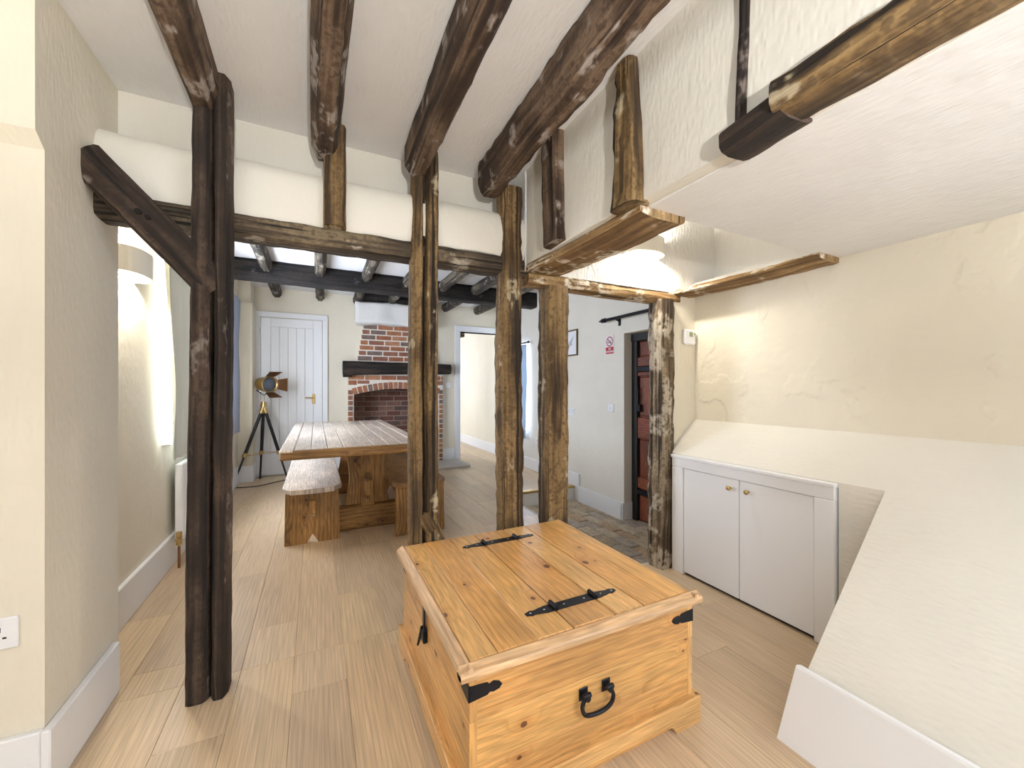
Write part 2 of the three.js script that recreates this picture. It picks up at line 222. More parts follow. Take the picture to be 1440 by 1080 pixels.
// ---------------------------------------------------------------- setting: floors
{
  const f = structGroup('floor', 'pale oak plank floor running through both rooms', 'floor');
  part('screed', merge([box(-1.75, 2.5, -0.25, -0.014, -1.95, 2.7), box(-1.1, 1.82, -0.25, -0.014, -6.5, -1.95), box(1.82, 2.8, -0.3, -0.024, -6.5, -3.932), box(0.4, 3.0, -0.25, -0.014, -9.7, -6.5)]), plain(150, 130, 105, 0.9), f);
  const W = 0.192, Ln = 1.29, regions = [[-1.72, 2.3, -1.945, 0.5], [-0.86, 1.805, -6.02, -1.945], [1.805, 2.76, -6.02, -3.93], [1.0, 2.84, -9.0, -6.02]];
  let c = 0;
  for (const [x0, x1, z0, z1] of regions) for (let i = Math.floor((x0 + 2) / W); -2 + i * W < x1; i++) {
    const st = ((i * 0.43 + 0.17 * hash(i, 2, 5)) % 1) * Ln;
    for (let z = Math.floor((z0 - st + 10) / Ln) * Ln - 10 + st; z < z1; z += Ln) {
      const a = Math.max(x0, -2 + i * W), b = Math.min(x1, -2 + i * W + W), p = Math.max(z0, z), q = Math.min(z1, z + Ln);
      if (b - a < 0.012 || q - p < 0.015) continue;
      part('plank', cham(a + 0.0004, b - 0.0004, -0.014, 0, p + 0.0004, q - 0.0004, 0.0012, 2, [rr(0, 5), rr(0, 5)]), M.plankTones[(c++ * 7 + i) % 4], f);
    }
  }
  part('plank_far', box(-1.72, 2.3, -0.014, 0, 0.5, 2.65, 2), M.laminate, f);
  // sunken brick floor of the entrance
  const b = structGroup('floor', 'sunken brick paved floor in front of the old entrance door', 'brick floor'); b.name = 'floor_entrance';
  part('mortar_bed', box(1.8, 3.0, -0.35, -0.172, -3.93, -1.9), M.paverJoint, b);
  const bl = 0.236, bw = 0.122; let k = 0;
  for (let x = 1.826; x < 2.88; x += bw) { const o = (k++ % 2) * bl * 0.5 + 0.03 * hash(k, 1, 1); for (let z = -3.9 - o; z < -1.95; z += bl) { const p = Math.max(z, -3.9), q = Math.min(z + bl, -1.965); if (q - p < 0.03) continue; const dy = rr(-0.005, 0.004); part('brick', cham(x + 0.004, x + bw - 0.004, -0.23, -0.16 + dy, p + 0.004, q - 0.004, 0.005, 2, [rr(0, 3), rr(0, 3)]), M.pavers[Math.floor(rnd() * 5)], b); } }
  struct('trim_1', merge([cham(1.803, 1.822, -0.17, 0.004, -3.93, -1.95, 0.003), cham(1.803, 2.3, -0.17, 0.004, -1.962, -1.943, 0.003)]), plain(226, 222, 212, 0.5), 'pale strip edging the plank floor beside the sunken bricks', 'floor edging');
  struct('trim_2', merge([cham(1.803, 2.75, -0.17, -0.022, -3.93, -3.905, 0.002)]), M.white, 'white riser of the step up from the brick floor', 'step riser');
  struct('trim_3', cham(1.803, 2.75, -0.022, 0.006, -3.935, -3.885, 0.006), M.brass, 'brass nosing on the edge of the step', 'step nosing');
}

// ---------------------------------------------------------------- setting: walls and ceilings
struct('ceiling', box(-1.75, 1.06, 2.31, 2.42, -2.1, 2.7), M.ceil, 'white plaster ceiling between the old rafters', 'ceiling');
struct('ceiling', box(-1.1, 2.8, 2.47, 2.58, -6.2, -2.08), M.ceil, 'white ceiling above the dining room joists', 'ceiling');
struct('ceiling', merge([box(1.06, 2.5, 1.79, 1.88, -1.07, 2.7), box(1.0, 2.6, 3.2, 3.3, -2.0, -0.9), box(0.4, 3.0, 2.47, 2.58, -9.7, -6.2)]), M.ceil, 'low white ceiling beside the stairwell opening', 'ceiling');
// cross wall over the tie beam: bulging lower panel and the set-back band above it
struct('wall_partition', merge([lumpy(-0.72, 1.03, 1.83, 2.078, -2.07, -1.892, 0.012, 0.03, 3, 4, true), box(-1.1, 1.06, 1.83, 2.6, -2.15, -2.068)]), M.greyCream, 'bulging plaster panel above the tie beam', 'wall');
struct('wall_bulkhead', merge([lumpy(1.0, 1.22, 1.80, 2.34, -1.87, -1.05, 0.006, 0.06, 5), lumpy(1.0, 1.09, 1.79, 2.34, -1.06, 2.7, 0.006, 0.07, 6), box(1.1, 1.22, 2.3, 3.25, -1.87, -0.98)]), M.greyCream, 'plastered bulkhead with exposed studs beside the stairwell opening', 'wall');
struct('wall_stairwell', merge([box(1.0, 2.6, 1.775, 3.25, -2.0, -1.872), box(2.5, 2.62, 1.8, 3.25, -1.9, -0.95), box(1.2, 2.6, 1.80, 3.25, -1.07, -0.95), box(2.3, 2.52, 1.80, 1.86, -1.9, -1.0)]), M.whitePlaster, 'white shaft walls of the stairwell above the opening', 'wall');
// chimney-like pier at the left, jettied above
struct('wall_left', prism([[1.6, -0.05], [1.6, 1.825], [1.557, 1.86], [1.555, 2.35], [2.07, 2.35], [2.07, -0.05]], -1.75, -0.69, 1, 'x'), M.cream, 'cream plastered pier with a socket on its face', 'wall');
struct('wall_left', merge([box(-1.15, -0.85, -0.1, 2.55, -3.16, -2.0), box(-1.15, -0.85, -0.1, 0.80, -5.06, -3.16), box(-1.15, -0.85, 2.0, 2.55, -5.06, -3.16), box(-1.15, -0.85, -0.1, 2.55, -6.2, -5.06)]), M.cream, 'cream dining room wall with the curtained window', 'wall');
struct('wall_left', merge([box(-1.95, -1.7, -0.05, 2.35, -2.05, 0.07), box(-1.95, -1.7, -0.05, 0.75, 0.07, 1.83), box(-1.95, -1.7, 1.95, 2.35, 0.07, 1.83), box(-1.95, -1.7, -0.05, 2.35, 1.83, 2.7)]), M.cream, 'cream side wall beyond the pier', 'wall');
struct('wall_garden', merge([box(-1.95, -1.37, -0.05, 2.35, 2.62, 2.87), box(0.47, 2.5, -0.05, 2.35, 2.62, 2.87), box(-1.37, 0.47, -0.05, 0.74, 2.62, 2.87), box(-1.37, 0.47, 2.06, 2.35, 2.62, 2.87)]), M.cream, 'cream wall with the wide garden window', 'wall');
struct('wall_right', merge([lumpy(2.3, 2.52, 0.5, 1.84, -1.9, 0.68, 0.004, 0.08, 9, 2), box(2.3, 2.52, 0.5, 1.0, 0.68, 2.12), box(2.3, 2.52, 1.71, 1.84, 0.68, 2.12), box(2.3, 2.52, 0.5, 1.84, 2.12, 2.7)]), M.creamRough, 'cream rough plastered wall above the low cupboard', 'wall');
struct('wall_return', merge([box(2.06, 3.0, -0.35, 1.775, -1.97, -1.872), box(2.5, 3.0, 1.7, 2.6, -2.08, -1.872)]), M.cream, 'narrow cream return wall carrying the thermostat', 'wall');
struct('wall_right_base', merge([prism([[2.4, 0], [2.4, 0.94], [2.3, 0.94], [2.05, 0.738], [2.05, 0.715], [2.072, 0.715], [2.072, 0]], -1.872, -0.93), prism([[2.4, 0], [2.4, 0.94], [2.3, 0.94], [2.05, 0.738], [2.05, 0]], -0.93, -0.771), prism([[2.4, 0], [2.4, 0.94], [2.3, 0.94], [2.05, 0.738], [1.5, 0.19], [1.4, 0]], -0.771, 2.7)]), M.greyCream, 'sloping plastered wall base flaring out into the room', 'wall base');
struct('wall_hall', merge([box(2.75, 3.02, -0.35, 2.55, -6.2, -5.9), box(2.75, 3.02, -0.35, 0.55, -5.9, -5.0), box(2.75, 3.02, 1.8, 2.55, -5.9, -5.0), box(2.75, 3.02, -0.35, 2.55, -5.0, -3.06), box(2.75, 3.02, 1.695, 2.55, -3.06, -2.12), box(2.75, 3.02, -0.35, 2.55, -2.12, -1.9)]), M.greyCream, 'pale wall with the old entrance door and a no smoking sign', 'wall');
struct('wall_back', merge([box(-1.1, 0.47, -0.05, 2.55, -6.25, -6.1), box(0.47, 1.71, 1.18, 2.55, -6.25, -6.1), box(1.71, 2.06, -0.05, 2.55, -6.25, -6.1), box(2.06, 3.0, 2.06, 2.55, -6.25, -6.1), box(-0.86, -0.70, 0, 2.2, -6.11, -5.8), lumpy(-0.86, -0.71, 2.12, 2.5, -6.11, -5.83, 0.01, 0.04, 4)]), M.cream, 'cream end wall with the white door and the brick fireplace', 'wall');
struct('wall_next_room', merge([box(2.82, 3.0, -0.05, 2.55, -9.7, -6.2), box(0.4, 3.0, -0.05, 2.55, -9.7, -9.4), box(0.3, 0.5, -0.05, 0.7, -9.7, -6.2), box(0.3, 0.5, 2.1, 2.55, -9.7, -6.2), box(0.3, 0.5, 0.7, 2.1, -9.7, -8.9), box(0.3, 0.5, 0.7, 2.1, -7.1, -6.2)]), M.cream, 'cream wall of the next room seen through the doorway', 'wall');

// skirtings
const sk = (n, geo, label) => struct('baseboard_' + n, geo, M.white, label, 'baseboard');
sk('pier', merge([cham(-0.69, -0.668, 0, 0.19, -2.02, -1.575, 0.004), cham(-1.7, -0.69, 0, 0.19, -1.6, -1.578, 0.004)]), 'white skirting round the foot of the pier');
sk('left', cham(-0.85, -0.828, 0, 0.2, -5.8, -2.02, 0.004), 'white skirting under the curtained window');
sk('back', merge([cham(-0.86, -0.685, 0, 0.2, -5.8, -5.782, 0.003), cham(-0.70, -0.685, 0, 0.2, -6.1, -5.8, 0.003), cham(0.16, 0.4, 0, 0.2, -6.1, -6.082, 0.003), cham(1.78, 1.98, 0, 0.2, -6.1, -6.082, 0.003)]), 'white skirting along the end wall');
sk('hall', merge([cham(2.728, 2.75, 0, 0.155, -6.09, -3.79, 0.004), cham(2.724, 2.75, -0.17, 0.012, -3.8, -3.06, 0.004), cham(2.724, 2.86, -0.17, 0.012, -3.075, -3.05, 0.003)]), 'white skirting stepping down to the brick floor');
sk('next_room', cham(2.80, 2.82, 0, 0.17, -9.4, -6.1, 0.004), 'white skirting of the next room');
{ // leaning board along the flared wall base, rounded at its end
  const g = prism([[1.36, 0], [1.466, 0.2], [1.472, 0.206], [1.495, 0.2], [1.39, 0]], -0.79, 2.6); sk('right', g, 'tall white board leaning on the flared wall base'); }

// ---------------------------------------------------------------- windows
function windowUnit(n, label, axis, c, w, h, depthDir) {      // frame in the plane across `axis`
  const g = new THREE.Group(); g.name = 'window_' + n; g.userData = { kind: 'structure', label, category: 'window' }; g.position.set(...c); if (axis === 'x') g.rotation.y = Math.PI / 2; scene.add(g);
  const t = 0.05; part('frame', merge([cham(-w / 2, w / 2, h / 2 - t, h / 2, -0.03, 0.03), cham(-w / 2, w / 2, -h / 2, -h / 2 + t, -0.03, 0.03), cham(-w / 2, -w / 2 + t, -h / 2 + t, h / 2 - t, -0.03, 0.03), cham(w / 2 - t, w / 2, -h / 2 + t, h / 2 - t, -0.03, 0.03)]), M.white, g);
  part('mullion', cham(-0.025, 0.025, -h / 2 + t, h / 2 - t, -0.025, 0.025), M.white, g);
  for (const s of [-1, 1]) part('pane', box(Math.min(s * 0.025, s * (w / 2 - t)), Math.max(s * 0.025, s * (w / 2 - t)), -h / 2 + t, h / 2 - t, -0.003, 0.003), M.glass, g);
}
windowUnit(1, 'white framed dining room window behind the pale curtain', 'x', [-1.12, 1.4, -4.11], 1.9, 1.2);
windowUnit(2, 'wide white garden window facing the timber posts', 'z', [-0.45, 1.4, 2.75], 1.84, 1.32);
windowUnit(3, 'white side window in the wall beyond the pier', 'x', [-1.82, 1.35, 0.95], 1.74, 1.2);
windowUnit(4, 'hall window behind the blue grey curtain', 'x', [2.96, 1.175, -5.45], 0.9, 1.25);
windowUnit(5, 'white window of the next room', 'x', [0.4, 1.4, -8.0], 1.8, 1.4);
windowUnit(6, 'small white window over the flared wall base', 'x', [2.44, 1.355, 1.4], 1.44, 0.71);
struct('trim_4', cham(-1.1, -0.80, 0.795, 0.82, -5.08, -3.14, 0.005), M.white, 'white sill of the dining room window', 'window sill');

// ---------------------------------------------------------------- timber frame
let ts = 1;
function beamThing(name, label, cat, geo, mat, group) { return solo(name, label, cat, geo, mat, group); }
beamThing('tie_beam', 'long grey brown tie beam carrying the plaster panel', 'beam', timber([-0.75, 1.79, -1.94], [1.02, 1.80, -1.94], 0.13, 0.09, { s: 2, rough: 0.006, bow: 0.01, grooves: [[0.87, 0.05, 0.95, 0.006]], c: 0.01 }), M.tieOak);
{ // double post by the pier
  const p = thing('timber_post', 'tall dark double timber post with a diagonal brace, standing by the pier', 'post', [-0.36, 0, -1.86]);
  part('stud', timber([-0.031, 0, 0], [-0.010, 2.22, 0.005], 0.078, 0.12, { s: 3, rough: 0.006, bow: 0.006, w1: 0.066, side: [1, 0, 0] }), M.darkOak, p);
  part('stud', timber([0.036, 0, 0.0], [0.046, 2.31, 0.008], 0.052, 0.13, { s: 4, rough: 0.006, bow: 0.004, side: [1, 0, 0] }), M.darkOak, p);
  part('filler', box(0.000, 0.022, 0, 0.92, -0.05, 0.02), M.blackOak, p); part('filler', box(0.008, 0.03, 1.5, 2.2, -0.05, 0.02), M.blackOak, p);
  const b = part('brace', timber([-0.335, 1.93, 0.026], [0.032, 1.515, 0.024], 0.085, 0.115, { s: 5, rough: 0.006, bow: 0.004, side: [0, 0, 1] }), M.darkOak, p);
  part('peg', rod([-0.185, 1.755, 0.05], [-0.185, 1.755, 0.078], 0.010), M.blackOak, b); part('peg', rod([-0.16, 1.74, 0.05], [-0.16, 1.74, 0.076], 0.008), M.blackOak, b);
}
beamThing('timber_stud', 'short brown stud on the tie beam, under the second rafter', 'stud', timber([0.074, 1.84, -1.885], [0.074, 2.27, -1.885], 0.09, 0.11, { s: 6, rough: 0.006, bow: 0.003 }), M.brownOak);
{
  const p = thing('timber_post', 'brown timber post split by a long dark crack, with a spur at its foot', 'post', [0.455, 0, -1.905]);
  part('stud', timber([-0.034, 0, 0], [-0.022, 2.25, 0], 0.066, 0.11, { s: 7, rough: 0.006, bow: 0.006, w1: 0.05, side: [1, 0, 0] }), M.brownOak, p);
  part('stud', timber([0.042, 0, 0.004], [0.044, 2.28, 0.004], 0.074, 0.11, { s: 8, rough: 0.008, bow: 0.006, w1: 0.058, side: [1, 0, 0] }), M.brownOak, p);
  part('filler', box(-0.012, 0.012, 0, 2.2, -0.05, 0.02), M.blackOak, p);
  part('spur', timber([0.005, 0.56, 0.028], [0.075, 0.38, 0.028], 0.06, 0.075, { s: 9, rough: 0.006, side: [0, 0, 1] }), M.brownOak, p);
}
beamThing('timber_post', 'knotty golden brown post at the end of the plaster panel', 'post', timber([0.925, 0, -1.915], [0.918, 2.2, -1.91], 0.135, 0.12, { s: 10, rough: 0.014, bow: 0.014, w1: 0.115, grooves: [[0.66, 0.05, 0.42, 0.016]] }), M.brownOak);
beamThing('timber_post', 'straight two-tone post under the corner of the stairwell plates', 'post', timber([1.207, 0, -1.92], [1.207, 1.72, -1.92], 0.145, 0.13, { s: 11, rough: 0.009, bow: 0.008 }), M.brownOak);
beamThing('timber_post', 'grey weathered post beside the white cupboard', 'post', timber([2.012, 0, -1.90], [2.022, 1.72, -1.90], 0.125, 0.13, { s: 12, rough: 0.013, bow: 0.012 }), M.greyOak);
// rafters
const rafters = [[-0.345, 0.1, 2.16, 'first slim dark rafter, resting on the double post'], [0.03, 0.105, 2.14, 'broad rafter with a long split, above the short stud'], [0.40, 0.11, 2.145, 'smooth round-backed rafter above the cracked post'], [0.775, 0.13, 2.15, 'rough limewashed rafter beside the bulkhead']];
rafters.forEach(([x, w, y, label], i) => beamThing('ceiling_rafter', label, 'rafter', timber([x, y + 0.1, 2.6], [x + (i === 0 ? -0.025 : i === 1 ? 0.01 : 0.03), y + 0.1, i === 0 ? -1.86 : -1.90], w, 0.2, { s: 20 + i, rough: i === 3 ? 0.02 : 0.012, bow: 0.02, step: 0.05, c: 0.03, side: [1, 0, 0], grooves: i === 1 ? [[0.86, 0.78, 0.985, 0.02]] : [] }), M.rafterOak));
// bulkhead studs and plates
beamThing('timber_stud', 'two-tone stud on the bulkhead near the plaster corner', 'stud', timber([1.0, 1.81, -1.55], [1.0, 2.31, -1.56], 0.10, 0.13, { s: 31, rough: 0.006, side: [1, 0, 0] }), M.rafterOak);
beamThing('timber_stud', 'broken-edged brown stud on the bulkhead, above the end of the plate', 'stud', timber([1.0, 1.79, -1.09], [1.0, 2.3, -1.09], 0.10, 0.13, { s: 32, rough: 0.012, w1: 0.08, h1: 0.08, side: [1, 0, 0], grooves: [[0.62, 0, 1, 0.012]] }), M.brownOak);
beamThing('timber_stud', 'thin sliver of stud showing through the bulkhead plaster', 'stud', timber([1.0, 1.8, -0.668], [1.0, 2.33, -0.655], 0.03, 0.026, { s: 33, rough: 0.006, bow: 0.01, side: [1, 0, 0] }), M.darkOak);
beamThing('wall_plate', 'pale limewashed plate along the foot of the bulkhead', 'beam', timber([1.115, 1.785, -1.93], [1.125, 1.785, -1.05], 0.225, 0.055, { s: 34, rough: 0.006, side: [1, 0, 0] }), M.plateOak);
beamThing('wall_plate', 'brown plate with a dark block end along the low ceiling', 'beam', timber([0.995, 1.82, -0.56], [0.985, 1.82, 2.6], 0.12, 0.085, { s: 35, rough: 0.008, step: 0.05, side: [1, 0, 0] }), M.brownOak);
beamThing('beam_block', 'dark sawn timber block at the foot of the stud sliver', 'block', timber([1.02, 1.805, -0.70], [1.005, 1.81, -0.54], 0.12, 0.07, { s: 36, rough: 0.003, bow: 0, side: [1, 0, 0] }), M.darkOak);
beamThing('header_beam', 'pale brown header across the two posts below the stairwell', 'beam', timber([1.02, 1.742, -1.925], [2.16, 1.742, -1.925], 0.115, 0.075, { s: 37, rough: 0.006 }), M.plateOak);
beamThing('wall_plate', 'worn tan plate along the rough wall at the stairwell edge', 'beam', timber([2.2, 1.78, -1.92], [2.22, 1.78, -1.04], 0.2, 0.045, { s: 38, rough: 0.007, side: [1, 0, 0] }), M.plateOak);
// dining room beams
beamThing('ceiling_beam', 'heavy black beam crossing the dining room', 'beam', timber([-0.86, 2.37, -4.89], [2.76, 2.37, -4.89], 0.2, 0.21, { s: 40, rough: 0.006, step: 0.06 }), M.blackOak);
[-0.46, 0.055, 0.53, 0.98, 1.42, 1.83, 2.36].forEach((x, i) => beamThing('ceiling_joist', ['worn joist over the tripod lamp', 'joist over the handle side of the white door', 'joist ending at the plaster hood', 'joist above the left of the fireplace', 'joist above the right of the fireplace', 'joist between the fireplace and the doorway', 'joist over the open doorway'][i], 'joist', timber([x, 2.415, -2.1], [x, 2.415, -6.1], 0.105, 0.13, { s: 50 + i, rough: 0.01, bow: 0.015, step: 0.06, c: 0.03 }), M.joistOak));
beamThing('ceiling_beam', 'dark beam resting above the plaster chimney hood', 'beam', timber([0.52, 2.43, -5.92], [1.62, 2.43, -5.92], 0.16, 0.1, { s: 60, rough: 0.005 }), M.blackOak);

// ---------------------------------------------------------------- fireplace
{
  const f = thing('fireplace', 'red brick fireplace with an arched opening and tapering hood', 'fireplace', [0, 0, 0]);
  const zf = -6.015; const put = (x0, x1, y0, y1, z0, z1, set = M.bricks) => part('brick', cham(x0, x1, y0, y1, z0, z1, 0.004, 0, [rr(0, 3), rr(0, 3)]), set[Math.floor(rnd() * set.length)], f);
  const cx = 1.09, Rr = 2.11, cy = 1.145 - Rr, arcY = (x) => cy + Math.sqrt(Rr * Rr - (x - cx) ** 2), ring = 0.105;
  const sh = new THREE.Shape(); sh.moveTo(0.40, 0); sh.lineTo(0.40, 1.36); sh.lineTo(1.775, 1.36); sh.lineTo(1.775, 0); sh.lineTo(1.705, 0); for (let i = 0; i <= 20; i++) { const x = 1.705 - (1.705 - 0.475) * i / 20; sh.lineTo(x, arcY(x)); } sh.lineTo(0.475, 0);
  const bodyG = new THREE.ExtrudeGeometry(sh, { depth: 0.2, bevelEnabled: false }); bodyG.translate(0, 0, -6.222);
  const hoodG = prism([[0.52, 1.5], [0.62, 2.1], [1.57, 2.1], [1.66, 1.5]], -6.12, zf - 0.008);
  part('mortar', merge([uvm(bodyG), hoodG]), M.mortar, f);
  part('recess_mortar', merge([box(0.40, 1.78, -0.05, 1.3, -6.66, -6.56), box(0.40, 0.452, -0.05, 1.3, -6.6, -6.2), box(1.728, 1.78, -0.05, 1.3, -6.6, -6.2), box(0.4, 1.78, 1.2, 1.3, -6.6, -6.2), box(0.4, 1.78, -0.05, 0.0, -6.6, -6.0)]), M.mortarDark, f);
  const zz = zf + 0.001;
  for (let y = 1.548, r = 0; y < 2.05; y += 0.0755, r++) { const xl = 0.528 + (y - 1.5) * 0.165, xr = 1.652 - (y - 1.5) * 0.15; for (let x = xl - (r % 2 ? 0.11 : 0.02); x < xr; x += 0.222) { const a = Math.max(x, xl), b = Math.min(x + 0.203, xr); if (b - a > 0.03) put(a, b, y + rr(-0.002, 0.002), y + 0.058, -6.1, zz + rr(-0.002, 0.003)); } }
  for (let x = 0.41; x < 1.76; x += 0.222) put(x, Math.min(x + 0.208, 1.768), 1.272, 1.334, -6.1, zz);
  for (const [a, b, y] of [[0.41, 0.52, 1.198], [0.53, 0.69, 1.215], [1.5, 1.64, 1.215], [1.65, 1.768, 1.198]]) put(a, b, y, 1.262, -6.1, zz);
  for (let y = 0.005; y < 1.1; y += 0.0755) { put(0.407, 0.468, y, y + 0.062, -6.1, zz); put(1.712, 1.768, y, y + 0.062, -6.1, zz); }
  const n = 18, t0 = Math.asin((0.475 - cx) / Rr), t1 = -t0;
  for (let i = 0; i < n; i++) { const t = t0 + (t1 - t0) * (i + 0.5) / n, g = cham(-0.0285, 0.0285, 0, ring - 0.012, -0.09, 0.001, 0.004, 1, [rr(0, 3), rr(0, 3)]); g.rotateZ(-t); g.translate(cx + Math.sin(t) * Rr, cy + Math.cos(t) * Rr + 0.002, zz + rr(-0.001, 0.003)); part('brick', g, M.bricks[i === 3 ? 4 : Math.floor(rnd() * 4)], f); }
  for (let y = 0.006, r = 0; y < 1.2; y += 0.079, r++) { for (let x = 0.452 - (r % 2) * 0.11; x < 1.728; x += 0.225) { const a = Math.max(x, 0.452), b = Math.min(x + 0.212, 1.728); if (b - a > 0.03) put(a, b, y, y + 0.066, -6.58, -6.552 + rr(-0.004, 0.006), M.oldBricks); } for (const [xa, xb] of [[0.44, 0.462], [1.718, 1.74]]) for (let z = -6.55 - (r % 2) * 0.11; z < -6.23; z += 0.225) { const p = Math.max(z, -6.55), q = Math.min(z + 0.212, -6.225); if (q - p > 0.03) put(xa, xb, y, y + 0.066, p, q, M.oldBricks); } }
  const hood = lumpy(0.49, 1.6, 2.05, 2.365, -6.1, -5.86, 0.02, 0.03, 12, 5); part('plaster_hood', hood, M.whitePlaster, f);
  part('hearth', cham(0.2, 2.03, 0, 0.035, -6.06, -5.49, 0.006, 0), plaster(206, 200, 192, 0.01), f);
}
{ // mantel with a drooping left end
  const g = timber([0.335, 1.43, -5.96], [1.86, 1.445, -5.96], 0.2, 0.19, { s: 71, rough: 0.007, bow: 0.008, h1: 0.15, c: 0.03 });
  const q = timber([0.34, 1.365, -5.97], [0.45, 1.365, -5.97], 0.17, 0.11, { s: 72, rough: 0.008, c: 0.03 });
  solo('mantel_beam', 'dark oak mantel beam across the brick fireplace', 'mantel', merge([g, q]), M.mantelOak);
}

// ---------------------------------------------------------------- doors
{
  const g = structGroup('door_1', 'white boarded interior door in the end wall', 'door'); g.position.set(-0.28, 0, -6.1);
  part('architrave', merge([cham(-0.43, -0.365, 0, 2.085, 0, 0.03), cham(0.365, 0.43, 0, 2.085, 0, 0.03), cham(-0.43, 0.43, 2.085, 2.155, 0, 0.03)]), M.white, g);
  const leaf = part('leaf', merge([cham(-0.36, -0.25, 0.012, 2.075, 0, 0.02), cham(0.25, 0.36, 0.012, 2.075, 0, 0.02), cham(-0.25, 0.25, 1.96, 2.075, 0, 0.02), cham(-0.25, 0.25, 0.012, 0.26, 0, 0.02)]), M.white, g);
  for (let i = 0; i < 5; i++) part('board', cham(-0.25 + i * 0.1 + 0.002, -0.25 + (i + 1) * 0.1 - 0.002, 0.26, 1.96, -0.01, 0.011, 0.004), M.white, g);
  const h = part('handle_plate', cham(0.235, 0.275, 0.94, 1.07, 0.02, 0.028, 0.003), M.brass, g); part('lever', merge([rod([0.255, 1.02, 0.025], [0.255, 1.02, 0.06], 0.009), rod([0.26, 1.02, 0.06], [0.15, 1.022, 0.06], 0.009)]), M.brass, h);
  for (const y of [0.25, 1.1, 1.85]) part('hinge', cham(-0.375, -0.36, y, y + 0.09, 0.018, 0.03, 0.002), M.chrome, g);
}
struct('trim_5', merge([cham(1.985, 2.06, 0, 2.075, -6.1, -6.07), cham(1.985, 2.75, 2.075, 2.15, -6.1, -6.07), cham(2.06, 2.075, 0, 2.06, -6.26, -6.075), cham(2.06, 2.75, 2.06, 2.074, -6.26, -6.075)]), M.white, 'white architrave of the open doorway to the next room', 'architrave');
solo('corbel_block', 'small golden timber end at the top of the open doorway', 'block', cham(2.075, 2.19, 1.99, 2.06, -6.3, -6.2, 0.006, 0), M.plateOak);
{
  const g = structGroup('door_2', 'old red brown panelled entrance door with black iron straps', 'door'); g.position.set(2.87, -0.165, -2.59);
  const y = (v) => v + 0.165, Z0 = -0.475, Z1 = 0.47;      // x = -0.0 is the room face
  part('door_frame', merge([cham(-0.02, 0.1, 0, 1.9, Z0 - 0.02, Z0 + 0.075, 0.006), cham(-0.02, 0.1, 0, 1.9, Z1 - 0.07, Z1 + 0.02, 0.006), cham(-0.03, 0.1, y(1.615), y(1.73), Z0, Z1, 0.006, 2)]), M.black, g);
  part('back_boards', cham(0.02, 0.06, 0, 1.78, Z0 + 0.06, Z1 - 0.06, 0.003), M.doorWood, g);
  for (const [a, b] of [[1.365, 1.455], [1.27, 1.31], [0.655, 0.862], [0.165, 0.272]]) part('rail', cham(-0.012, 0.03, y(a), y(b), Z0 + 0.075, Z1 - 0.07, 0.006, 2, [rr(0, 2), rr(0, 2)]), M.doorWood, g);
  part('stile', cham(-0.01, 0.03, 0, 1.78, -0.045, 0.045, 0.005, 1, [0.3, 0.2]), M.doorWood, g);
  for (const [a, b] of [[1.465, 1.61], [0.875, 1.262], [0.285, 0.645], [-0.15, 0.095]]) for (const [p, q] of [[Z0 + 0.09, -0.055], [0.055, Z1 - 0.085]]) part('panel', cham(0.004, 0.03, y(a), y(b), p, q, 0.010, 1, [rr(0, 2), rr(0, 2)]), M.doorWood, g);
  for (const v of [1.312, 0.105]) part('strap', cham(-0.02, 0.01, y(v), y(v + 0.05), Z0 + 0.07, Z1 - 0.1, 0.004, 2), M.iron, g);
  part('bolt', merge([rod([-0.03, y(0.96), Z0 + 0.1], [-0.03, y(1.16), Z0 + 0.1], 0.009), cham(-0.035, 0, y(0.92), y(0.99), Z0 + 0.08, Z0 + 0.13, 0.003)]), M.iron, g);
}

// ---------------------------------------------------------------- cupboard under the slope
{
  const c = thing('low_cupboard', 'white two-door cupboard built under the sloping sill', 'cupboard', [2.05, 0, -1.378]);
  part('frame', merge([cham(-0.022, 0.02, 0, 0.657, -0.443, -0.361, 0.004), cham(-0.022, 0.02, 0, 0.657, 0.361, 0.443, 0.004), cham(-0.022, 0.02, 0.657, 0.73, -0.443, 0.443, 0.004, 2), cham(-0.03, 0.0, 0.715, 0.733, -0.446, 0.446, 0.003, 2)]), M.white, c);
  part('toe_gap', box(0.006, 0.02, 0, 0.03, -0.361, 0.361), M.dark, c);
  for (const s of [-1, 1]) { const d = part('door', cham(-0.012, 0.008, 0.018, 0.654, s < 0 ? -0.359 : 0.002, s < 0 ? -0.002 : 0.357, 0.002), M.white, c); const k = new THREE.LatheGeometry([[0, 0], [0.007, 0], [0.006, 0.008], [0.011, 0.014], [0.013, 0.02], [0.009, 0.027], [0, 0.029]].map((p) => new THREE.Vector2(...p)), 18); k.rotateZ(Math.PI / 2); k.translate(-0.012, 0.605, s * 0.05); part('knob', k, M.brass, d); }
}

